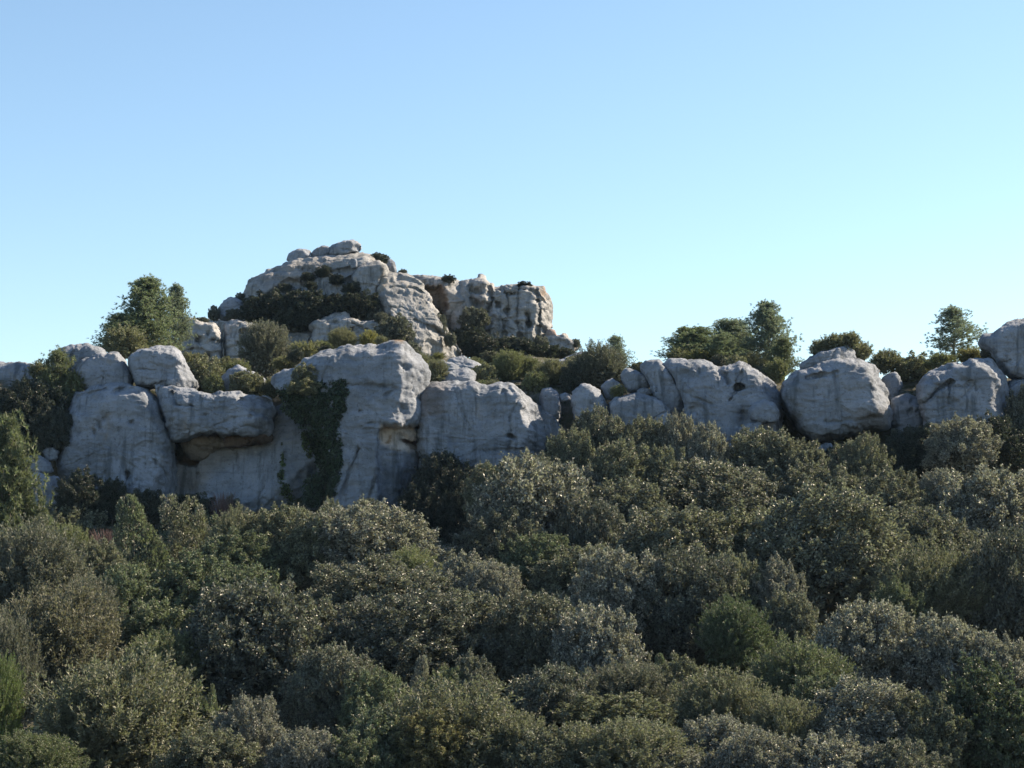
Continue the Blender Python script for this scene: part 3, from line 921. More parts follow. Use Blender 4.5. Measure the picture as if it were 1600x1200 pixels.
def twig_bush(name, seed, n=260):
    """leafless reddish twigs fanning up from one foot, unit box"""
    rs = np.random.RandomState(seed)
    parts = []
    for k in range(n):
        a, sp_ = rs.uniform(0, 6.28), rs.uniform(0, 0.5)
        t = np.linspace(0, 1, 4)
        top = rs.uniform(0.6, 1.0)
        pts = np.stack([np.cos(a) * sp_ * t ** 1.3, np.sin(a) * sp_ * t ** 1.3, t * top - 0.5], 1)
        pts[1:] += rs.normal(0, 0.02, (3, 3))
        parts.append(tube(pts, np.linspace(0.008, 0.003, 4), 3))
    return join(parts)


OAKS = [oak_crown('crown', 100 + i, 32000, lobes=[40, 46, 36, 50, 42, 38][i], subs=8, L=0.026, W=0.016, rl=(0.09, 0.16), rj=(0.86, 1.08),
                  jag=[1.15, 1.25, 1.3, 1.1, 1.25, 1.2][i], sub_r=(0.035, 0.065)) for i in range(6)]
KNOBS = [oak_crown('crown', 120 + i, 28000, lobes=[20, 24, 18][i], subs=11, L=0.028, W=0.018, jag=1.2) for i in range(3)]
DENSE = [oak_crown('crown', 140 + i, 40000, lobes=60, subs=8, L=0.022, W=0.013, jag=1.05, sub_r=(0.03, 0.055), rl=(0.07, 0.13), rj=(0.9, 1.06)) for i in range(3)]
SMALL = [oak_crown('crown', 160 + i, 9000, lobes=11, subs=9, L=0.05, W=0.03, jag=1.25, sub_r=(0.07, 0.12)) for i in range(4)]
SHRUBS = [shrub_crown('crown', 180 + i, 34000, shoots=900, lobes=16, L=0.026, W=0.010, length=(0.10, 0.24)) for i in range(3)]
LOWS = [shrub_crown('crown', 200 + i, 9000, shoots=240, L=0.06, W=0.02, length=(0.14, 0.36), lobes=9, up=0.5) for i in range(3)]
SPIRES = [spire_crown('crown', 220, 9000, 1), spire_crown('crown', 221, 11000, 5)]
TRUNKS = [oak_trunk('trunk', 240 + i) for i in range(4)]
PINES = [pine(260, 60, 14, 36, spread=0.42, irregular=0.6),
         pine(261, 76, 18, 36, spread=0.40, irregular=0.62),
         pine(262, 64, 16, 34, spread=0.42, irregular=0.55, bare=0.15),
         pine(263, 100, 22, 34, spread=0.46, irregular=0.4, flat=0.35, bare=0.08),
         pine(264, 90, 20, 36, spread=0.40, irregular=0.5, bare=0.05)]

G = (0.134, 0.140, 0.110)      # grey green holm oak
GD = (0.102, 0.110, 0.092)     # darker
L_ = (0.204, 0.205, 0.184)     # pale greyish sheen
LO = (0.168, 0.172, 0.108)     # light olive ledge scrub
LY = (0.165, 0.180, 0.090)
Y = (0.165, 0.185, 0.098)      # yellow green
YD = (0.126, 0.149, 0.091)
OL = (0.148, 0.155, 0.109)     # olive
B_ = (0.130, 0.126, 0.098)     # brownish grey
GR = (0.118, 0.124, 0.106)     # dull grey
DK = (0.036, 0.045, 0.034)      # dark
BR = (0.125, 0.165, 0.058)      # bright green
P_ = (0.169, 0.206, 0.141)     # pine
PB = (0.185, 0.222, 0.181)     # blue green pine
PALE = (0.20, 0.20, 0.115)
POOL = {'oak': OAKS, 'dense': DENSE, 'knob': KNOBS, 'small': SMALL, 'shrub': SHRUBS, 'low': LOWS}
_rp = np.random.RandomState(5)
_use = {}


def plant(kind, u, vtop, w, h, D, tint, label, name, cat, group=None, base=None, var=None, depth=0.95, rot=None):
    """a tree or bush whose crown tops out at (u, vtop), w x h photograph pixels, standing D metres away"""
    Wm = w / F * D
    Hm = h / F * D
    if cat == 'bush' and base is not None:
        Hm *= 1.2
    x, _, zt = at(u, vtop, D)
    cz = zt - Hm * 0.5
    if base is None and cat == 'bush':
        g = cz - 0.5 * Hm - 0.1
    elif base is None:
        g = float(ground_z(x, D))
        g = min(g, cz - 0.45 * Hm)
    else:
        g = at(u, base, D)[2]
    root = bpy.data.objects.new(name, None)
    root.empty_display_size = 0.3
    root.location = (x, D, g)
    col.objects.link(root)
    tag(root, label, cat, group)
    rz = _rp.uniform(0, 6.28) if rot is None else rot
    k = _use.get(kind, 0)
    _use[kind] = k + 1
    if kind.startswith('pine'):
        tm, cm = PINES[int(kind[4:]) if var is None else var]
        H = zt - g
        for nm, me in (('trunk', tm), ('crown', cm)):
            o = link(nm, me, root)
            o.scale = (Wm / 0.78, Wm / 0.78, H)
            o.rotation_euler = (0, 0, rz)
            o.color = (*tint, 1)
        return root
    if kind == 'spire':
        cm = SPIRES[var or 0]
    else:
        pool = POOL[kind]
        cm = pool[(k if var is None else var) % len(pool)]
    c = link('crown' if cat == 'tree' else 'foliage', cm, root)
    c.location = (0, 0, cz - g)
    c.scale = (Wm, Wm * depth, Hm)
    c.rotation_euler = (_rp.uniform(-0.22, 0.22), _rp.uniform(-0.22, 0.22), rz)
    j = _rp.uniform(0.90, 1.10)
    c.color = (tint[0] * j, tint[1] * j, tint[2] * j, 1)
    t = link('trunk' if cat == 'tree' else 'stem', TRUNKS[k % 4], root)
    s = max((cz - g + 0.15 * Hm) / 1.2, 0.08)
    t.scale = (Wm * 0.75, Wm * 0.75, s)
    t.rotation_euler = (0, 0, rz + 1.0)
    return root


from mathutils.bvhtree import BVHTree


def rock_tree():
    V, Fc, o = [], [], 0
    for ob in col.objects:
        if ob.type == 'MESH' and ob.data.materials and ob.data.materials[0] == ROCK:
            me = ob.data
            v = np.empty(len(me.vertices) * 3, np.float32)
            me.vertices.foreach_get('co', v)
            f = np.empty(len(me.loops), np.int32)
            me.loops.foreach_get('vertex_index', f)
            V.append(v.reshape(-1, 3) + np.array(ob.location))
            Fc.append(f.reshape(-1, 4) + o)
            o += len(me.vertices)
    return BVHTree.FromPolygons(np.concatenate(V).tolist(), np.concatenate(Fc).tolist())


STONES = rock_tree()


def on_stone(x, z, default):
    """depth of the stone's surface met when walking straight into the hill at (x, z)"""
    h = STONES.ray_cast(Vector((x, 60.0, z)), Vector((0, 1, 0)), 60.0)
    return h[0].y if h[0] is not None else default


# ------------------------------------------------------------------ plants on the ridge and on the crag
def tree(*a, **k):
    return plant(*a, name=k.pop('name', 'tree'), cat=k.pop('cat', 'tree'), **k)


def bush(*a, **k):
    return plant(*a, name=k.pop('name', 'bush'), cat=k.pop('cat', 'bush'), **k)


PG = "pines on the skyline"
# kind, u, vtop, w, h, D, tint, label
tree('pine4', 232, 436, 118, 120, 87, P_, "tallest and fullest pine on the left skyline, beside the crag", name='pine_tree', group=PG, base=556)
tree('pine1', 275, 447, 62, 90, 89, PB, "slimmer pine behind the tallest left skyline pine, on its crag side", name='pine_tree', group=PG, base=552)
tree('pine3', 190, 492, 84, 60, 86, P_, "low spreading pine branching out left from the tallest left skyline pine", name='pine_tree', group=PG, base=560)
tree('pine1', 1196, 474, 98, 116, 87, PB, "tallest pine on the right skyline, with a ragged pointed top", name='pine_tree', group=PG, base=588)
tree('pine3', 1092, 514, 108, 58, 88, P_, "broad flat topped pine left of the tallest right skyline pine", name='pine_tree', group=PG, base=580)
tree('pine3', 1148, 503, 90, 66, 89, PB, "rounded pine squeezed between the broad flat pine and the tallest right pine", name='pine_tree', group=PG, base=580)
tree('pine2', 1126, 522, 70, 50, 85.5, P_, "small pine with a bare dark trunk standing on the long ridge block", name='pine_tree', group=PG, base=570)
tree('pine1', 1224, 530, 60, 60, 85, YD, "yellowish low pine at the right foot of the tallest right skyline pine", name='pine_tree', group=PG, base=596)
tree('pine0', 1488, 482, 104, 92, 86, PB, "lone see-through pine on the skyline near the right edge", name='pine_tree', group=PG, base=572)
tree('pine2', 964, 526, 54, 62, 86, PB, "small open pine peeping over the dark bush in the middle of the ridge", name='pine_tree', group=PG, base=590)
tree('pine2', 95, 548, 88, 104, 80.5, YD, "sparse drooping pine in front of the rounded hump at the top left", name='pine_tree', group=PG, base=672)
tree('shrub', 416, 506, 92, 100, 92, GR, "round grey leafless looking tree in front of the crag, on the ledge", name='round_tree', base=592)
bush('low', 196, 515, 66, 44, 84.5, LO, "brownish bush under the left skyline pines, above the flat shaded block", base=560)
bush('low', 118, 585, 30, 34, 80.3, LY, "little yellow green bush at the left end of the flat shaded block")
bush('small', 322, 560, 62, 56, 82.3, LO, "dark olive bush behind the leaning grey block, on the ledge", base=616)
bush('small', 334, 586, 32, 30, 80.6, LY, "greener low bush in front of the dark olive ledge bush", base=616)
bush('small', 386, 584, 54, 36, 80.6, LO, "rounded olive bush in front of the small pale ledge boulder", base=620)
bush('low', 424, 596, 30, 26, 80.8, LO, "brownish tuft at the right end of the overhanging slab", base=622)
bush('low', 478, 538, 46, 28, 86, PALE, "pale silvery bush right of the round grey tree", base=566)
bush('small', 462, 545, 26, 22, 85, DK, "small dark bush at the right foot of the round grey tree", base=568)
bush('small', 508, 541, 28, 12, 83.5, DK, "dark tuft on the top edge of the largest block", base=553)
bush('shrub', 535, 515, 50, 32, 88, PALE, "pale straw coloured round shrub behind the top of the largest block", base=548)
bush('low', 576, 520, 30, 24, 88, (0.246, 0.232, 0.080), "yellow shrub right of the pale straw coloured one", base=544)
bush('low', 596, 527, 20, 16, 87, LO, "brown tuft right of the yellow shrub", base=543)
bush('small', 617, 496, 56, 42, 103, GD, "dark evergreen bush at the foot of the long bare slab", base=540)
bush('small', 478, 573, 46, 32, 78.3, LO, "upper olive bush growing on the front of the largest block", base=606)
bush('small', 474, 592, 50, 26, 77.9, LO, "lower rounded olive bush growing on the front of the largest block", base=618)
bush('low', 682, 565, 34, 34, 82.5, LO, "brownish bush tucked behind the right edge of the largest block", base=600)
bush('low', 684, 553, 24, 12, 90, (0.189, 0.189, 0.072), "yellowish tuft at the foot of the long bare slab", base=566)
RB = "bushes on the ridge between the largest block and the dark bush"
bush('shrub', 797, 552, 62, 48, 84.5, LY, "bright olive shrub highest above the wide flat wall", base=602, group=RB)
bush('small', 756, 570, 46, 32, 83.8, LO, "brown olive bush left of the bright olive shrub", base=604, group=RB)
bush('small', 752, 594, 24, 22, 81.0, LY, "small left bush of a pair on top of the wide flat wall", base=614, group=RB)
bush('small', 770, 596, 28, 20, 81.0, LO, "small right bush of a pair on top of the wide flat wall", base=614, group=RB)
bush('low', 826, 562, 34, 30, 84.6, LY, "yellow green low bush right of the bright olive shrub", base=598, group=RB)
bush('shrub', 862, 564, 70, 48, 83.6, LO, "wide olive shrub above the dark gully", base=612, group=RB)
bush('small', 838, 582, 40, 32, 82.6, LY, "rounded green bush at the gully head, under the wide olive shrub", base=618, group=RB)
bush('shrub', 934, 542, 94, 70, 82.8, GD, "large dark bush at the right end of the ridge bushes", base=618, group=RB)
bush('small', 902, 570, 50, 50, 82.4, DK, "dark bush filling the gully behind the pointed boulder", base=628, group=RB)
bush('small', 960, 574, 52, 34, 82.8, GD, "dark bush behind the small rounded stone", base=604, group=RB)
bush('low', 966, 604, 24, 16, 79.9, LY, "yellow tuft growing on the low wide boulder", base=621)
bush('low', 1100, 550, 60, 20, 85.5, (0.174, 0.174, 0.072), "yellowish grass like tuft under the broad flat topped pine", base=572)
bush('small', 1121, 556, 24, 20, 82.2, DK, "small dark bush at the foot of the bare trunked pine", base=574)
bush('low', 1214, 566, 40, 30, 83.5, LY, "yellow green bush left of the giant boulder", base=598)
HG = "heather on the giant boulder"
bush('low', 1281, 534, 34, 26, 80.4, LO, "heathery tuft at the low left end of the capping slab", base=562, group=HG)
bush('low', 1303, 526, 38, 26, 80.3, LO, "heathery tuft halfway up the crest of the capping slab", base=554, group=HG)
bush('low', 1327, 522, 34, 24, 80.4, LO, "heathery tuft at the top of the capping slab", base=548, group=HG)
bush('low', 1342, 537, 44, 28, 82.4, LO, "heathery shrub spilling right off the capping slab", base=572, group="heather on the giant boulder")
bush('low', 1383, 552, 52, 30, 83.8, LO, "low heathery shrub in the dip right of the giant boulder", base=584, group="heather on the giant boulder")
bush('small', 1424, 557, 70, 40, 84.2, LO, "broad olive shrub in the dip left of the lone right pine", base=606)
bush('low', 1470, 556, 46, 24, 83, LY, "yellowish low bush at the left foot of the lone right pine", base=578)
bush('low', 1516, 548, 44, 22, 84, (0.174, 0.160, 0.065), "yellow brown bush at the right foot of the lone right pine", base=570)
bush('small', 1546, 540, 26, 36, 82.5, GD, "dark bush under the highest right edge boulder", base=580)
bush('shrub', 1172, 556, 70, 44, 86, LO, "olive scrub under the rounded pine, behind the long ridge block", base=596)
bush('small', 1196, 572, 54, 34, 84.6, GD, "dark scrub at the foot of the tallest right skyline pine", base=602)
bush('low', 1062, 548, 46, 24, 86.5, LO, "thin scrub at the left foot of the broad flat topped pine", base=576)
bush('small', 1148, 558, 40, 26, 84, LO, "olive tuft on the crest of the long ridge block", base=580)
PS = "low scrub on the shelf between cliff and crag"
for (k, u, v, w, h, D, t, lab) in [
        ('small', 250, 532, 60, 34, 90, LO, "olive scrub behind the leaning grey block, under the skyline pines"),
        ('low', 300, 556, 50, 30, 88, LO, "brownish scrub at the foot of the pitted pale block"),
        ('small', 348, 560, 44, 26, 90, LO, "olive scrub in front of the straight dark cleft"),
        ('low', 372, 566, 36, 26, 87, LY, "yellow green scrub left of the round grey tree"),
        ('low', 444, 560, 40, 22, 87, LO, "brownish scrub right of the foot of the round grey tree"),
        ('low', 504, 536, 40, 22, 92, LY, "yellow green scrub under the pale step of rock"),
        ('small', 640, 534, 36, 40, 98, GD, "dark scrub behind the peak of the largest block"),
        ('low', 660, 556, 30, 30, 96, LO, "brownish scrub at the left foot of the long bare slab"),
        ('small', 770, 552, 50, 26, 98, GD, "dark scrub below the buttress, behind the ridge bushes"),
        ('low', 740, 562, 34, 22, 94, LY, "yellow green scrub right of the sunlit white ledge"),
        ('small', 815, 556, 50, 26, 96, LO, "olive scrub below the middle of the buttress"),
        ('small', 905, 556, 50, 26, 92, LO, "olive scrub left of the large dark bush"),
        ('small', 1002, 566, 40, 22, 86, LO, "olive tuft behind the slanting slab"),
        ('low', 62, 570, 40, 28, 84, LO, "brownish scrub between the low left shelf and the rounded hump")]:
    bush(k, u, v, w, h, D, t, lab, group=PS)
# crag
CG = "dark scrub in the shaded hollow of the crag"
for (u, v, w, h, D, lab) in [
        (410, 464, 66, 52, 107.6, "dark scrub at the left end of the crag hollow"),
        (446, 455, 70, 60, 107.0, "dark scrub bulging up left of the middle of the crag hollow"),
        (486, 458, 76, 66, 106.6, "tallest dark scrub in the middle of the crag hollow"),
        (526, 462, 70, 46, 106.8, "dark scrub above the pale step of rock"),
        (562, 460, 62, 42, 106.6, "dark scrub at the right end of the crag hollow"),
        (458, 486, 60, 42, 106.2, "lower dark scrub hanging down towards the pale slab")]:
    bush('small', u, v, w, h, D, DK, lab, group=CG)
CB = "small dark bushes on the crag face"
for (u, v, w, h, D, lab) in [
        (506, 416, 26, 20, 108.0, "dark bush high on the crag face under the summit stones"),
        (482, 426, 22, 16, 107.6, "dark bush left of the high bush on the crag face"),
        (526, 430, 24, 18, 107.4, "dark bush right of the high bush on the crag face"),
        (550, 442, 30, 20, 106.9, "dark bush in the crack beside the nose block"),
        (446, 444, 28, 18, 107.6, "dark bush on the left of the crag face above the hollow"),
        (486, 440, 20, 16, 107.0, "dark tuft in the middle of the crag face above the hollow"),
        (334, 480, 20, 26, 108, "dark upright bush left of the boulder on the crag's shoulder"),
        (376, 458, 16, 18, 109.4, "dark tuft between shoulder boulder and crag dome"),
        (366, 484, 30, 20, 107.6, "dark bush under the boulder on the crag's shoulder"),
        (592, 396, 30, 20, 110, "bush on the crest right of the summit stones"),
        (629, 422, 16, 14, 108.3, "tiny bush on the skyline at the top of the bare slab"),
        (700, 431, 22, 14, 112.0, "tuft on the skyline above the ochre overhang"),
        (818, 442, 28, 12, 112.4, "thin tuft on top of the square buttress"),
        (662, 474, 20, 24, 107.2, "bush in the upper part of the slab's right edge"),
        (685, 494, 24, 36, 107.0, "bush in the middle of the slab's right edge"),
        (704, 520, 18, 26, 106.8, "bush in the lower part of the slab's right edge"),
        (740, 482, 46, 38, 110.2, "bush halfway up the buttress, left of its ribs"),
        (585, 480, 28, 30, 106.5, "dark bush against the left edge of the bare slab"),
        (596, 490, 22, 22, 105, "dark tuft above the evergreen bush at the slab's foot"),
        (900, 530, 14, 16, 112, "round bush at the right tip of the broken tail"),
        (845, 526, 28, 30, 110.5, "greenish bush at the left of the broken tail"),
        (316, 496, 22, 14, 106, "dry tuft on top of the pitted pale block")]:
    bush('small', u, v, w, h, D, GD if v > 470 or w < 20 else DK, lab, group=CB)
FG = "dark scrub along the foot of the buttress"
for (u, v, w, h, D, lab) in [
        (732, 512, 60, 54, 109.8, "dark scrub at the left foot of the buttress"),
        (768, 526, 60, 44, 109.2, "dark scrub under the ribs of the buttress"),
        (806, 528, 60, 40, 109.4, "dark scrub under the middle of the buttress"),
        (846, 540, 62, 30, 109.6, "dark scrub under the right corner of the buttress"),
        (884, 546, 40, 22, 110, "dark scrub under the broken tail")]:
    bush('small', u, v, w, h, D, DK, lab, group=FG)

# ------------------------------------------------------------------ shade plants along the foot of the cliff
SHADE = (0.020, 0.027, 0.020)  # leaf colour darkened further, so the black pocket's deep shade is in the tint
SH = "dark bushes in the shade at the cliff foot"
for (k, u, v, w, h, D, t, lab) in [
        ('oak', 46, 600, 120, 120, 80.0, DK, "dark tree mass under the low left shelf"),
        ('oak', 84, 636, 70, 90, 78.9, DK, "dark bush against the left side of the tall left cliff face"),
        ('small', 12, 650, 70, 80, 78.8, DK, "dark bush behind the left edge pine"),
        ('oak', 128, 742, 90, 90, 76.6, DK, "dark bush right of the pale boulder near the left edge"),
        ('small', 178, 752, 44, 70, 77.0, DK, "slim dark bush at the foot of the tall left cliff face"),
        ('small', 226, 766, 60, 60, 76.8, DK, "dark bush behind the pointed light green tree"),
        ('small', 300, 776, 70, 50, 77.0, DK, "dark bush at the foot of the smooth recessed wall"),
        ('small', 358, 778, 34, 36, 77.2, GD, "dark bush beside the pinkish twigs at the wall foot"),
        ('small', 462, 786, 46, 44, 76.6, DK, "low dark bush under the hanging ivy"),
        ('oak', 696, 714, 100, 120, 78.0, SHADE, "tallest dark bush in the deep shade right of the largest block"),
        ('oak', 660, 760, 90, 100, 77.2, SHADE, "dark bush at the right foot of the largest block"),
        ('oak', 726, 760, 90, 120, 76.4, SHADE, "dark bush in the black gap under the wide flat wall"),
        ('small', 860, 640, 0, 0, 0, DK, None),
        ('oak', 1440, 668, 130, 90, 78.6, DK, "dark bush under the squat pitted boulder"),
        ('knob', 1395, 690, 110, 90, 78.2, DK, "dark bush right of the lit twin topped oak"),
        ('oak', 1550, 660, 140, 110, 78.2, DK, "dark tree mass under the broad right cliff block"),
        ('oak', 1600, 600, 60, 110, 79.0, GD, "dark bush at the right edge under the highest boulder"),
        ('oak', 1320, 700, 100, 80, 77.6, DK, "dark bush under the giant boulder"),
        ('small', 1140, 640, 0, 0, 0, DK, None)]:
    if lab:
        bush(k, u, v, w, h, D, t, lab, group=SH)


def twigs(u, v, w, h, D, label, seed):
    v_, f_ = twig_bush('twigs', seed)
    x, _, zt = at(u, v, D)
    W, H = w / F * D, h / F * D
    me = mesh_from('twig_bush', (v_ + np.array([0, 0, 0.5])) * np.array([W, W, H]), f_, TWIG, True)
    o = link('twig_bush', me)
    o.location = (x, D, zt - H)
    tag(o, label, 'bush', "leafless twig bushes")


TWIG, _nt, _out = nodes_of("reddish_twig")
_b = N(_nt, 'ShaderNodeBsdfPrincipled')
_b.inputs['Base Color'].default_value = (0.13, 0.085, 0.08, 1)
_b.inputs['Roughness'].default_value = 0.8
_nt.links.new(_b.outputs[0], _out.inputs[0])
twigs(348, 768, 50, 70, 76.4, "leafless pinkish twigs in front of the smooth recessed wall", 3)
twigs(166, 826, 60, 60, 73.0, "leafless reddish twigs left of the pointed light green tree", 4)


# ------------------------------------------------------------------ ivy on the cliff
def ivy(label, spots, D, n, seed, tint, outline=None):
    """spots: (u, v, ru, rv) patches; leaves hang in a mat a hand deep over the stone"""
    rs = np.random.RandomState(seed)
    a = np.array([s[2] * s[3] for s in spots], float)
    k = rs.choice(len(spots), n, p=a / a.sum())
    S = np.array(spots, float)[k]
    th, rr = rs.uniform(0, 6.28, n), np.sqrt(rs.uniform(0, 1, n))
    U, V = S[:, 0] + S[:, 2] * rr * np.cos(th), S[:, 1] + S[:, 3] * rr * np.sin(th)
    if outline is not None:
        q = np.asarray(outline, float)
        U, V = rs.uniform(q[:, 0].min(), q[:, 0].max(), n), rs.uniform(q[:, 1].min(), q[:, 1].max(), n)
        w = np.stack([U * 0.05, V * 0.05, np.zeros(n)], 1)
        dd = inside_dist(U, V, outline) + 7 * fbm(w, 3)
        ok = dd > 0
        U, V, rr, k = U[ok], V[ok], 1 - np.clip(dd[ok] / 16, 0, 1), k[ok]
        n = len(U)
    Dm = np.array([s[4] if len(s) > 4 else D for s in spots])[k]
    x, _, z = at(U, V, Dm)
    Ds = np.array([on_stone(a_, b_, c_) for a_, b_, c_ in zip(x, z, Dm)])
    Ds = np.where(np.abs(Ds - Dm) < 2.0, Ds, Dm)
    P = np.stack([x, Ds, z], 1)
    b = fbm(P * 2.2, 3)
    P[:, 1] += -0.35 * np.clip(0.5 + b, 0, 1) * (1 - rr ** 3) * rs.uniform(0.4, 1, n) + 0.1
    Nn = unit(np.stack([rs.normal(0, 0.6, n), -1 + rs.normal(0, 0.4, n), 0.5 + rs.normal(0, 0.5, n)], 1))
    A = unit(np.stack([rs.normal(0, 0.7, n), rs.normal(-0.3, 0.4, n), -0.8 + rs.normal(0, 0.5, n)], 1))
    me = leaves('ivy', P, A, Nn, np.full(n, 0.11), np.full(n, 0.085), rs, LEAF)
    o = link('ivy', me)
    o.color = (*tint, 1)
    tag(o, label, 'ivy', "ivy on the cliff")


ivy("wide dark curtain of ivy hanging between the recessed wall and the largest block",
    [(520, 604, 26, 20, 78.1), (516, 632, 30, 28, 78.2), (496, 690, 22, 40, 78.6), (528, 660, 16, 30, 78.4), (505, 662, 30, 30, 78.5), (510, 695, 28, 30, 78.7), (508, 730, 26, 30, 78.8), (495, 755, 24, 24, 79.0),
     (516, 700, 26, 60, 78.7), (480, 620, 32, 20, 78.2), (456, 618, 26, 18, 78.6), (447, 634, 14, 22, 79.2), (490, 770, 18, 16, 79.0), (488, 640, 26, 30, 78.4)], 78.5, 44000, 31, (0.032, 0.050, 0.026),
    outline=[(436, 606), (470, 600), (505, 596), (545, 590), (546, 640), (534, 662), (541, 700), (538, 742), (526, 780), (500, 792), (470, 786), (476, 746), (498, 735), (480, 700), (466, 664), (440, 640)])
ivy("thin green strand of ivy on the recessed wall, left of the wide curtain",
    [(440, 715, 4, 20), (438, 745, 7, 20), (445, 765, 9, 14), (452, 780, 5, 10), (437, 690, 3, 14)], 79.3, 700, 32, (0.07, 0.10, 0.035))
ivy("small hanging ivy patch at the left edge of the wide curtain",
    [(474, 690, 8, 14), (480, 705, 6, 12), (470, 674, 5, 10)], 79.1, 500, 33, (0.06, 0.085, 0.03))


# ------------------------------------------------------------------ the wood on the slope
def depth_for(vc):
    return float(np.interp(vc, [640, 690, 720, 800, 900, 1000, 1100, 1200, 1280], [77.2, 76.4, 75.2, 69.5, 61.5, 54.5, 48, 42.5, 39]))


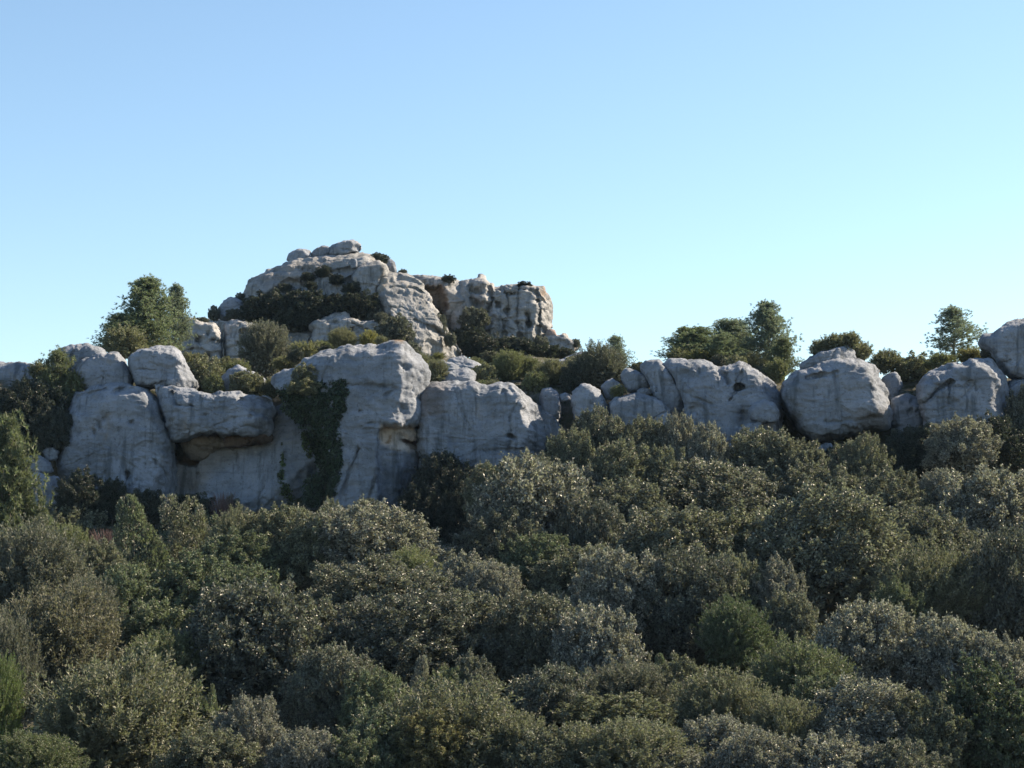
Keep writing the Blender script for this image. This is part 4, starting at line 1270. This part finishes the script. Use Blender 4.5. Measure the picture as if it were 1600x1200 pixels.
SEEN = {38, 103, 111, 112, 49, 81, 51, 93, 113, 89, 60, 61}
OG = "holm oaks and shrubs of the wood on the slope"
WOOD = [
    # kind, u, vtop, w, h, tint, label
    ('pine4', 16, 658, 160, 240, YD, "yellowish green pine leaning in at the left edge below the ridge", 0),
    ('spire0', 216, 775, 104, 130, YD, "pointed light green tree standing in front of the tall left cliff face", 0),
    ('spire1', 291, 774, 104, 104, OL, "many tipped upright tree right of the pointed light green tree", 0),
    ('shrub', 108, 824, 92, 110, Y, "yellow green bush beside the left edge pine", 0),
    ('oak', 158, 846, 84, 80, OL, "small olive bush under the reddish twigs", 0),
    ('shrub', 375, 803, 112, 90, OL, "pale olive tree in front of the pinkish twigs", 0),
    ('oak', 372, 832, 130, 90, YD, "yellowish oak in front of the pale olive tree", 0),
    ('oak', 440, 796, 120, 100, OL, "olive oak below the thin strand of ivy", 0),
    ('small', 517, 781, 34, 60, OL, "small tip of a tree poking up below the right end of the ivy", 2.0),
    ('small', 574, 783, 44, 34, GD, "small dark tuft behind the broad rounded oak", 2.0),
    ('dense', 588, 794, 215, 140, L_, "broad rounded grey oak just left of the black gap under the cliff", 0),
    ('oak', 502, 805, 120, 100, OL, "olive oak overlapping the broad rounded oak on its left", -1),
    ('shrub', 52, 832, 190, 150, GR, "dull grey fine leaved shrub at the left, under the edge pine", 0),
    ('oak', 300, 876, 150, 110, YD, "yellow green oak below the many tipped tree", 0),
    ('oak', 196, 892, 120, 110, YD, "yellow green oak below the pointed tree", 0),
    ('oak', 372, 886, 130, 110, YD, "yellow green oak left of the large dark oak", 0),
    ('oak', 250, 940, 130, 100, YD, "bright fresh oak in the middle of the yellow green patch at left", 0),
    ('oak', 340, 946, 120, 90, YD, "yellow green oak above the large dark oak", 0),
    ('shrub', 150, 905, 110, 120, GR, "grey fine shrub between the brownish shrub and the yellow green patch", 0),
    ('shrub', 88, 922, 225, 190, B_, "big brownish fine leaved shrub at the left", 0),
    ('shrub', 22, 975, 120, 150, GR, "dull shrub at the left edge under the brownish shrub", 0),
    ('shrub', 255, 990, 130, 100, Y, "light yellow green shrub above the big pale shrub", 0),
    ('shrub', 190, 1036, 290, 200, OL, "biggest pale olive shrub in the lower left", 0),
    ('small', 302, 1078, 64, 80, YD, "small rounded bush on the right flank of the biggest pale shrub", -0.5),
    ('spire0', 334, 1070, 22, 70, YD, "thin pointed sapling in front of the large dark oak", -1),
    ('shrub', 0, 1040, 70, 130, BR, "bright green young tree at the left edge near the bottom", -2),
    ('shrub', 60, 1150, 150, 80, (0.105, 0.130, 0.060), "bright green tree top in the lower left corner", -2),
    ('oak', 335, 1145, 150, 100, OL, "olive bush at the bottom left of the pale grey oak", 0),
    ('dense', 410, 905, 260, 210, GD, "large dark oak with a black shaded left side, left of the picture's middle", 0),
    ('dense', 590, 878, 230, 120, G, "wide oak below the broad rounded grey oak", 0),
    ('shrub', 640, 862, 110, 60, Y, "yellowish patch of shrub on the front of the broad rounded oak", -1),
    ('oak', 722, 874, 110, 90, L_, "pale oak at the right end of the black gap", 0),
    ('oak', 770, 886, 100, 90, L_, "pale grey oak right of the black gap, beside a darker one", 0),
    ('dense', 640, 925, 240, 160, GD, "dark oak mass in the middle of the wood", 0),
    ('oak', 745, 930, 150, 110, G, "grey green oak in the centre, right of the dark mass", 0),
    ('oak', 480, 935, 140, 110, G, "grey oak on the right shoulder of the large dark oak", -0.5),
    ('dense', 528, 1008, 150, 150, G, "upright grey oak below the dark oak mass", 0),
    ('dense', 392, 1096, 120, 130, L_, "pale grey oak near the bottom left", 0),
    ('dense', 478, 1142, 120, 100, L_, "pale grey oak at the bottom edge beside its taller pale neighbour", 0),
    ('oak', 584, 1054, 110, 100, YD, "yellow tipped oak left of the pointed sapling", 0),
    ('spire0', 657, 1026, 52, 90, L_, "greyish pointed sapling below the dark oak mass", 0),
    ('oak', 697, 1046, 64, 56, Y, "light yellow green bush beside the greyish sapling", 0),
    ('oak', 738, 1030, 80, 80, G, "small dark oak right of the light yellow green bush", 0),
    ('oak', 600, 1120, 150, 110, YD, "dark gapped yellow green oak near the bottom", 0),
    ('shrub', 715, 1082, 260, 160, OL, "large olive shrub with yellow tints at the bottom, left of centre", 0),
    ('oak', 670, 1112, 120, 90, (0.140, 0.132, 0.066), "golden leaved oak at the bottom, left of centre", -1.5),
    ('oak', 560, 1150, 120, 90, YD, "yellow green oak at the bottom edge, left of the golden one", 0),
    ('shrub', 800, 1120, 150, 110, OL, "olive shrub at the bottom right of the large olive shrub", 0),
    # right half
    ('knob', 838, 722, 190, 180, L_, "bright grey oak rising in the middle, right of the black gap", -1),
    ('knob', 905, 724, 100, 90, L_, "brightest pale oak top, in the middle of the upper wood", -1.5),
    ('oak', 772, 728, 90, 80, OL, "olive oak top below the wide flat wall", 0),
    ('oak', 840, 712, 80, 60, G, "dark oak top touching the foot of the sunlit shoulder", 0),
    ('oak', 780, 800, 130, 110, GD, "dark shaded oak at the right side of the black gap", 0),
    ('knob', 892, 672, 90, 100, OL, "brownish green oak rising into the dark gully", 0),
    ('knob', 930, 641, 70, 100, G, "highest oak top of the wood, in front of the pointed boulder", 0),
    ('knob', 975, 652, 90, 110, G, "oak top left of the notch, in front of the low wide boulder", 0),
    ('knob', 1012, 654, 80, 90, G, "oak top in front of the right end of the low wide boulder", 0),
    ('knob', 968, 694, 110, 110, OL, "rounded olive oak in the middle of the upper clump", -2),
    ('knob', 1028, 698, 80, 100, OL, "slim olive oak right of the rounded olive one", -2),
    ('knob', 985, 750, 150, 120, G, "oak above the dark hollow in the upper middle wood", 0),
    ('oak', 925, 790, 110, 120, GD, "shaded oak behind the bright grey oak", 0),
    ('knob', 1068, 652, 66, 120, L_, "tall pale oak left of the black crevice, under the ridge block", 0),
    ('knob', 1108, 662, 70, 110, L_, "knobbly pale oak at the left of the black crevice", -0.5),
    ('oak', 1196, 672, 130, 110, G, "rounded oak right of the black crevice, under the round boulder", 0),
    ('oak', 1245, 690, 110, 90, G, "oak sloping down to the small bluish stone", 0),
    ('dense', 1130, 724, 230, 120, G, "wide low oak in the upper right middle", 0),
    ('oak', 1343, 684, 84, 90, OL, "lit twin topped oak alone in the dark under the giant boulder", 0),
    ('knob', 1500, 653, 112, 90, L_, "pale spreading oak alone in the dark under the right cliff block", 0),
    ('oak', 1285, 734, 150, 100, G, "oak directly below the small bluish stone", 0),
    ('oak', 1392, 745, 130, 100, G, "oak below the dark hollow at the right", 0),
    ('oak', 1466, 742, 76, 90, L_, "pointed oak top between two broad oaks at the right", 0),
    ('oak', 1545, 734, 180, 150, L_, "broad pale oak at the right edge under the shade", 0),
    ('dense', 1292, 774, 270, 200, G, "largest round oak of the right half, dark on its left side", -1),
    ('oak', 1150, 796, 190, 120, OL, "olive oak left of the largest round right oak", 0),
    ('oak', 1055, 800, 210, 140, G, "broad oak right of the dark hollow", 0),
    ('oak', 1440, 800, 160, 110, G, "oak behind the greenish fine tree at the right", 0),
    ('shrub', 1455, 862, 180, 150, OL, "greenish fine leaved tree right of the largest round oak", 0),
    ('oak', 1400, 912, 80, 80, YD, "small green bush at the lower left of the greenish fine tree", -1),
    ('oak', 1572, 845, 150, 190, GD, "dark oak at the right edge, halfway up the wood", 0),
    ('oak', 840, 836, 110, 80, YD, "yellow olive bush at the foot of the bright grey oak", 0),
    ('oak', 905, 856, 150, 100, OL, "low olive oak below the dark hollow", 0),
    ('oak', 968, 866, 140, 140, L_, "glittering pale oak in the middle of the right half", -1),
    ('dense', 1075, 862, 180, 170, GD, "dark oak right of the glittering pale oak", 0),
    ('oak', 1145, 872, 110, 120, OL, "olive oak on the right flank of the dark oak", -0.5),
    ('oak', 1218, 880, 80, 90, L_, "small pale oak in the shadow of the largest round oak", -1.5),
    ('oak', 838, 938, 150, 130, G, "grey oak under the glittering pale oak, on its left", 0),
    ('oak', 935, 950, 140, 150, L_, "pale oak left of the black hollow in the lower right half", 0),
    ('shrub', 1142, 946, 120, 100, (0.092, 0.122, 0.070), "fresh green fine tree in the middle of the right half", 0),
    ('oak', 1232, 926, 90, 100, G, "pointed oak below the largest round oak's dark side", 0),
    ('dense', 1350, 936, 180, 160, L_, "pale oak with a dark lower left, below the largest round oak", 0),
    ('oak', 1482, 972, 150, 130, L_, "pale oak below the greenish fine tree", 0),
    ('oak', 1568, 1000, 120, 110, L_, "pale oak at the right edge above the dark green one", 0),
    ('shrub', 985, 1040, 160, 100, GR, "grey fine shrub below the black hollow", 0),
    ('oak', 1062, 1034, 110, 90, OL, "olive bush right of the grey fine shrub", 0),
    ('spire0', 1036, 1022, 40, 60, YD, "little green sapling tip in the black hollow", -0.5),
    ('shrub', 1245, 1008, 170, 120, YD, "yellow green fine shrub in the lower right", 0),
    ('shrub', 1130, 1062, 180, 120, OL, "olive fine shrub left of the yellow green one", 0),
    ('oak', 862, 1050, 150, 120, GD, "dark oak above the bottom edge, right of centre", 0),
    ('oak', 960, 1094, 200, 80, OL, "long low olive bush above the light fine shrub at the bottom", 0),
    ('shrub', 975, 1128, 230, 130, OL, "light fine shrub at the bottom edge, right of centre", 0),
    ('oak', 860, 1140, 140, 110, OL, "olive oak at the bottom edge near the middle", 0),
    ('knob', 1118, 1122, 130, 100, L_, "pale knobbly oak near the bottom of the right half", 0),
    ('dense', 1345, 1070, 220, 140, L_, "broad pale oak in the lower right", 0),
    ('oak', 1290, 1060, 120, 90, YD, "olive green oak left of the broad pale lower oak", -1),
    ('oak', 1440, 1090, 130, 130, OL, "olive oak right of the broad pale lower oak", 0),
    ('oak', 1545, 1050, 170, 180, (0.066, 0.084, 0.050), "dark green oak in the lower right corner", 0),
    ('shrub', 1225, 1092, 140, 110, OL, "dull olive shrub between the fine shrub and the broad pale oak", 0),
    ('oak', 1180, 1150, 130, 110, L_, "pale oak at the bottom edge of the right half", 0),
    ('oak', 1045, 1168, 120, 80, L_, "pale bush at the bottom edge, right of the light fine shrub", 0),
    ('oak', 1300, 1150, 150, 110, L_, "pale oak at the bottom edge under the broad pale oak", 0),
    ('oak', 1405, 1165, 130, 90, G, "grey oak at the bottom edge left of the dark green corner oak", 0),
]
for (k, u, v, w, h, t, lab, dd) in WOOD:
    D = depth_for(v + 0.55 * h) + dd
    kw = {}
    if k.startswith('spire'):
        kw['var'] = int(k[5:])
        k = 'spire'
    fine = k == 'shrub'
    nm = 'pine_tree' if k.startswith('pine') else ('shrub' if fine else ('sapling' if k == 'spire' else 'holm_oak'))
    c_ = 'bush' if 'bush' in lab or 'shrub' in lab else 'tree'
    plant(k, u, v, w * 1.04, h * (1.25 if not k.startswith('pine') else 1.0), D, t, lab, nm, c_, OG, **kw)

# lower trees that close the wood between the ones one can pick out; none stand in its dark hollows
HOLLOWS = [(690, 820, 62, 85), (965, 815, 62, 45), (1480, 725, 130, 45), (390, 1030, 100, 80), (1035, 1000, 60, 50), (225, 855, 50, 45), (780, 820, 60, 60)]
_rf = np.random.RandomState(77)
_said = set(LABELS)


def beside(u, v):
    """words for where a half hidden oak stands: next to the nearest crown one can pick out"""
    best = sorted(WOOD, key=lambda t: math.hypot(t[1] - u, t[2] + 0.4 * t[4] - v))
    for t in best:
        side = 'left of' if u < t[1] - 0.25 * t[3] else ('right of' if u > t[1] + 0.25 * t[3] else 'behind')
        lab = "low oak %s the %s" % (side, t[6].split(',')[0])
        if lab not in _said and len(lab.split()) <= 16:
            _said.add(lab)
            return lab


_n = 0
for D in np.arange(40.0, 76.0, 3.2):
    half = D * 800 / F + 1.5
    for x in np.arange(-half, half, 3.3):
        xx = x + _rf.uniform(-1, 1)
        dy = D + _rf.uniform(-1, 1)
        if dy > 73.5 and xx > 12:
            continue
        zc = dy * (900 - float(np.interp(dy, [39, 42.5, 48, 54.5, 61.5, 69.5, 75.2], [1280, 1200, 1100, 1000, 900, 800, 720]))) / F
        if xx < -3 and dy > 68:
            zc -= 0.8
        top = zc - 1.3 + _rf.uniform(-0.3, 0.2)
        W = _rf.uniform(2.8, 4.0)
        Yc = cp * dy + sp * top
        v_ = 600 - F * (cp * top - sp * dy) / Yc
        u_ = 800 + F * xx / Yc
        t = [G, GD, OL, GD, YD][_rf.randint(5)] if xx > -4 else [G, OL, YD, GD, YD][_rf.randint(5)]
        if any(((u_ - a_) / c_) ** 2 + ((v_ + 25 - b_) / d_) ** 2 < 1 for a_, b_, c_, d_ in HOLLOWS):
            continue
        _n += 1
        if _n not in SEEN:
            continue
        plant('oak', u_, v_, W / dy * F, W * 0.85 / dy * F, dy, t, beside(u_, v_ + 0.4 * W / dy * F), 'holm_oak', 'tree', "half hidden oaks of the wood")


# ------------------------------------------------------------------ thin winter haze over the valley
def haze_box(x0, x1, y0, y1, z0, z1, density):
    m, nt, out = nodes_of("valley_haze")
    v = N(nt, 'ShaderNodeVolumePrincipled')
    v.inputs['Color'].default_value = (0.45, 0.70, 1.0, 1)
    v.inputs['Density'].default_value = density
    v.inputs['Anisotropy'].default_value = 0.0
    nt.links.new(v.outputs[0], out.inputs['Volume'])
    V = np.array([[x, y, z] for z in (z0, z1) for (x, y) in ((x0, y0), (x1, y0), (x1, y1), (x0, y1))], float)
    Fq = np.array([[3, 2, 1, 0], [4, 5, 6, 7], [0, 1, 5, 4], [1, 2, 6, 5], [2, 3, 7, 6], [3, 0, 4, 7]])
    tag(link('haze', mesh_from('haze', V, Fq, m)), kind='stuff')


haze_box(-4100, 4100, -410, 6100, -62, 26, 0.00008)
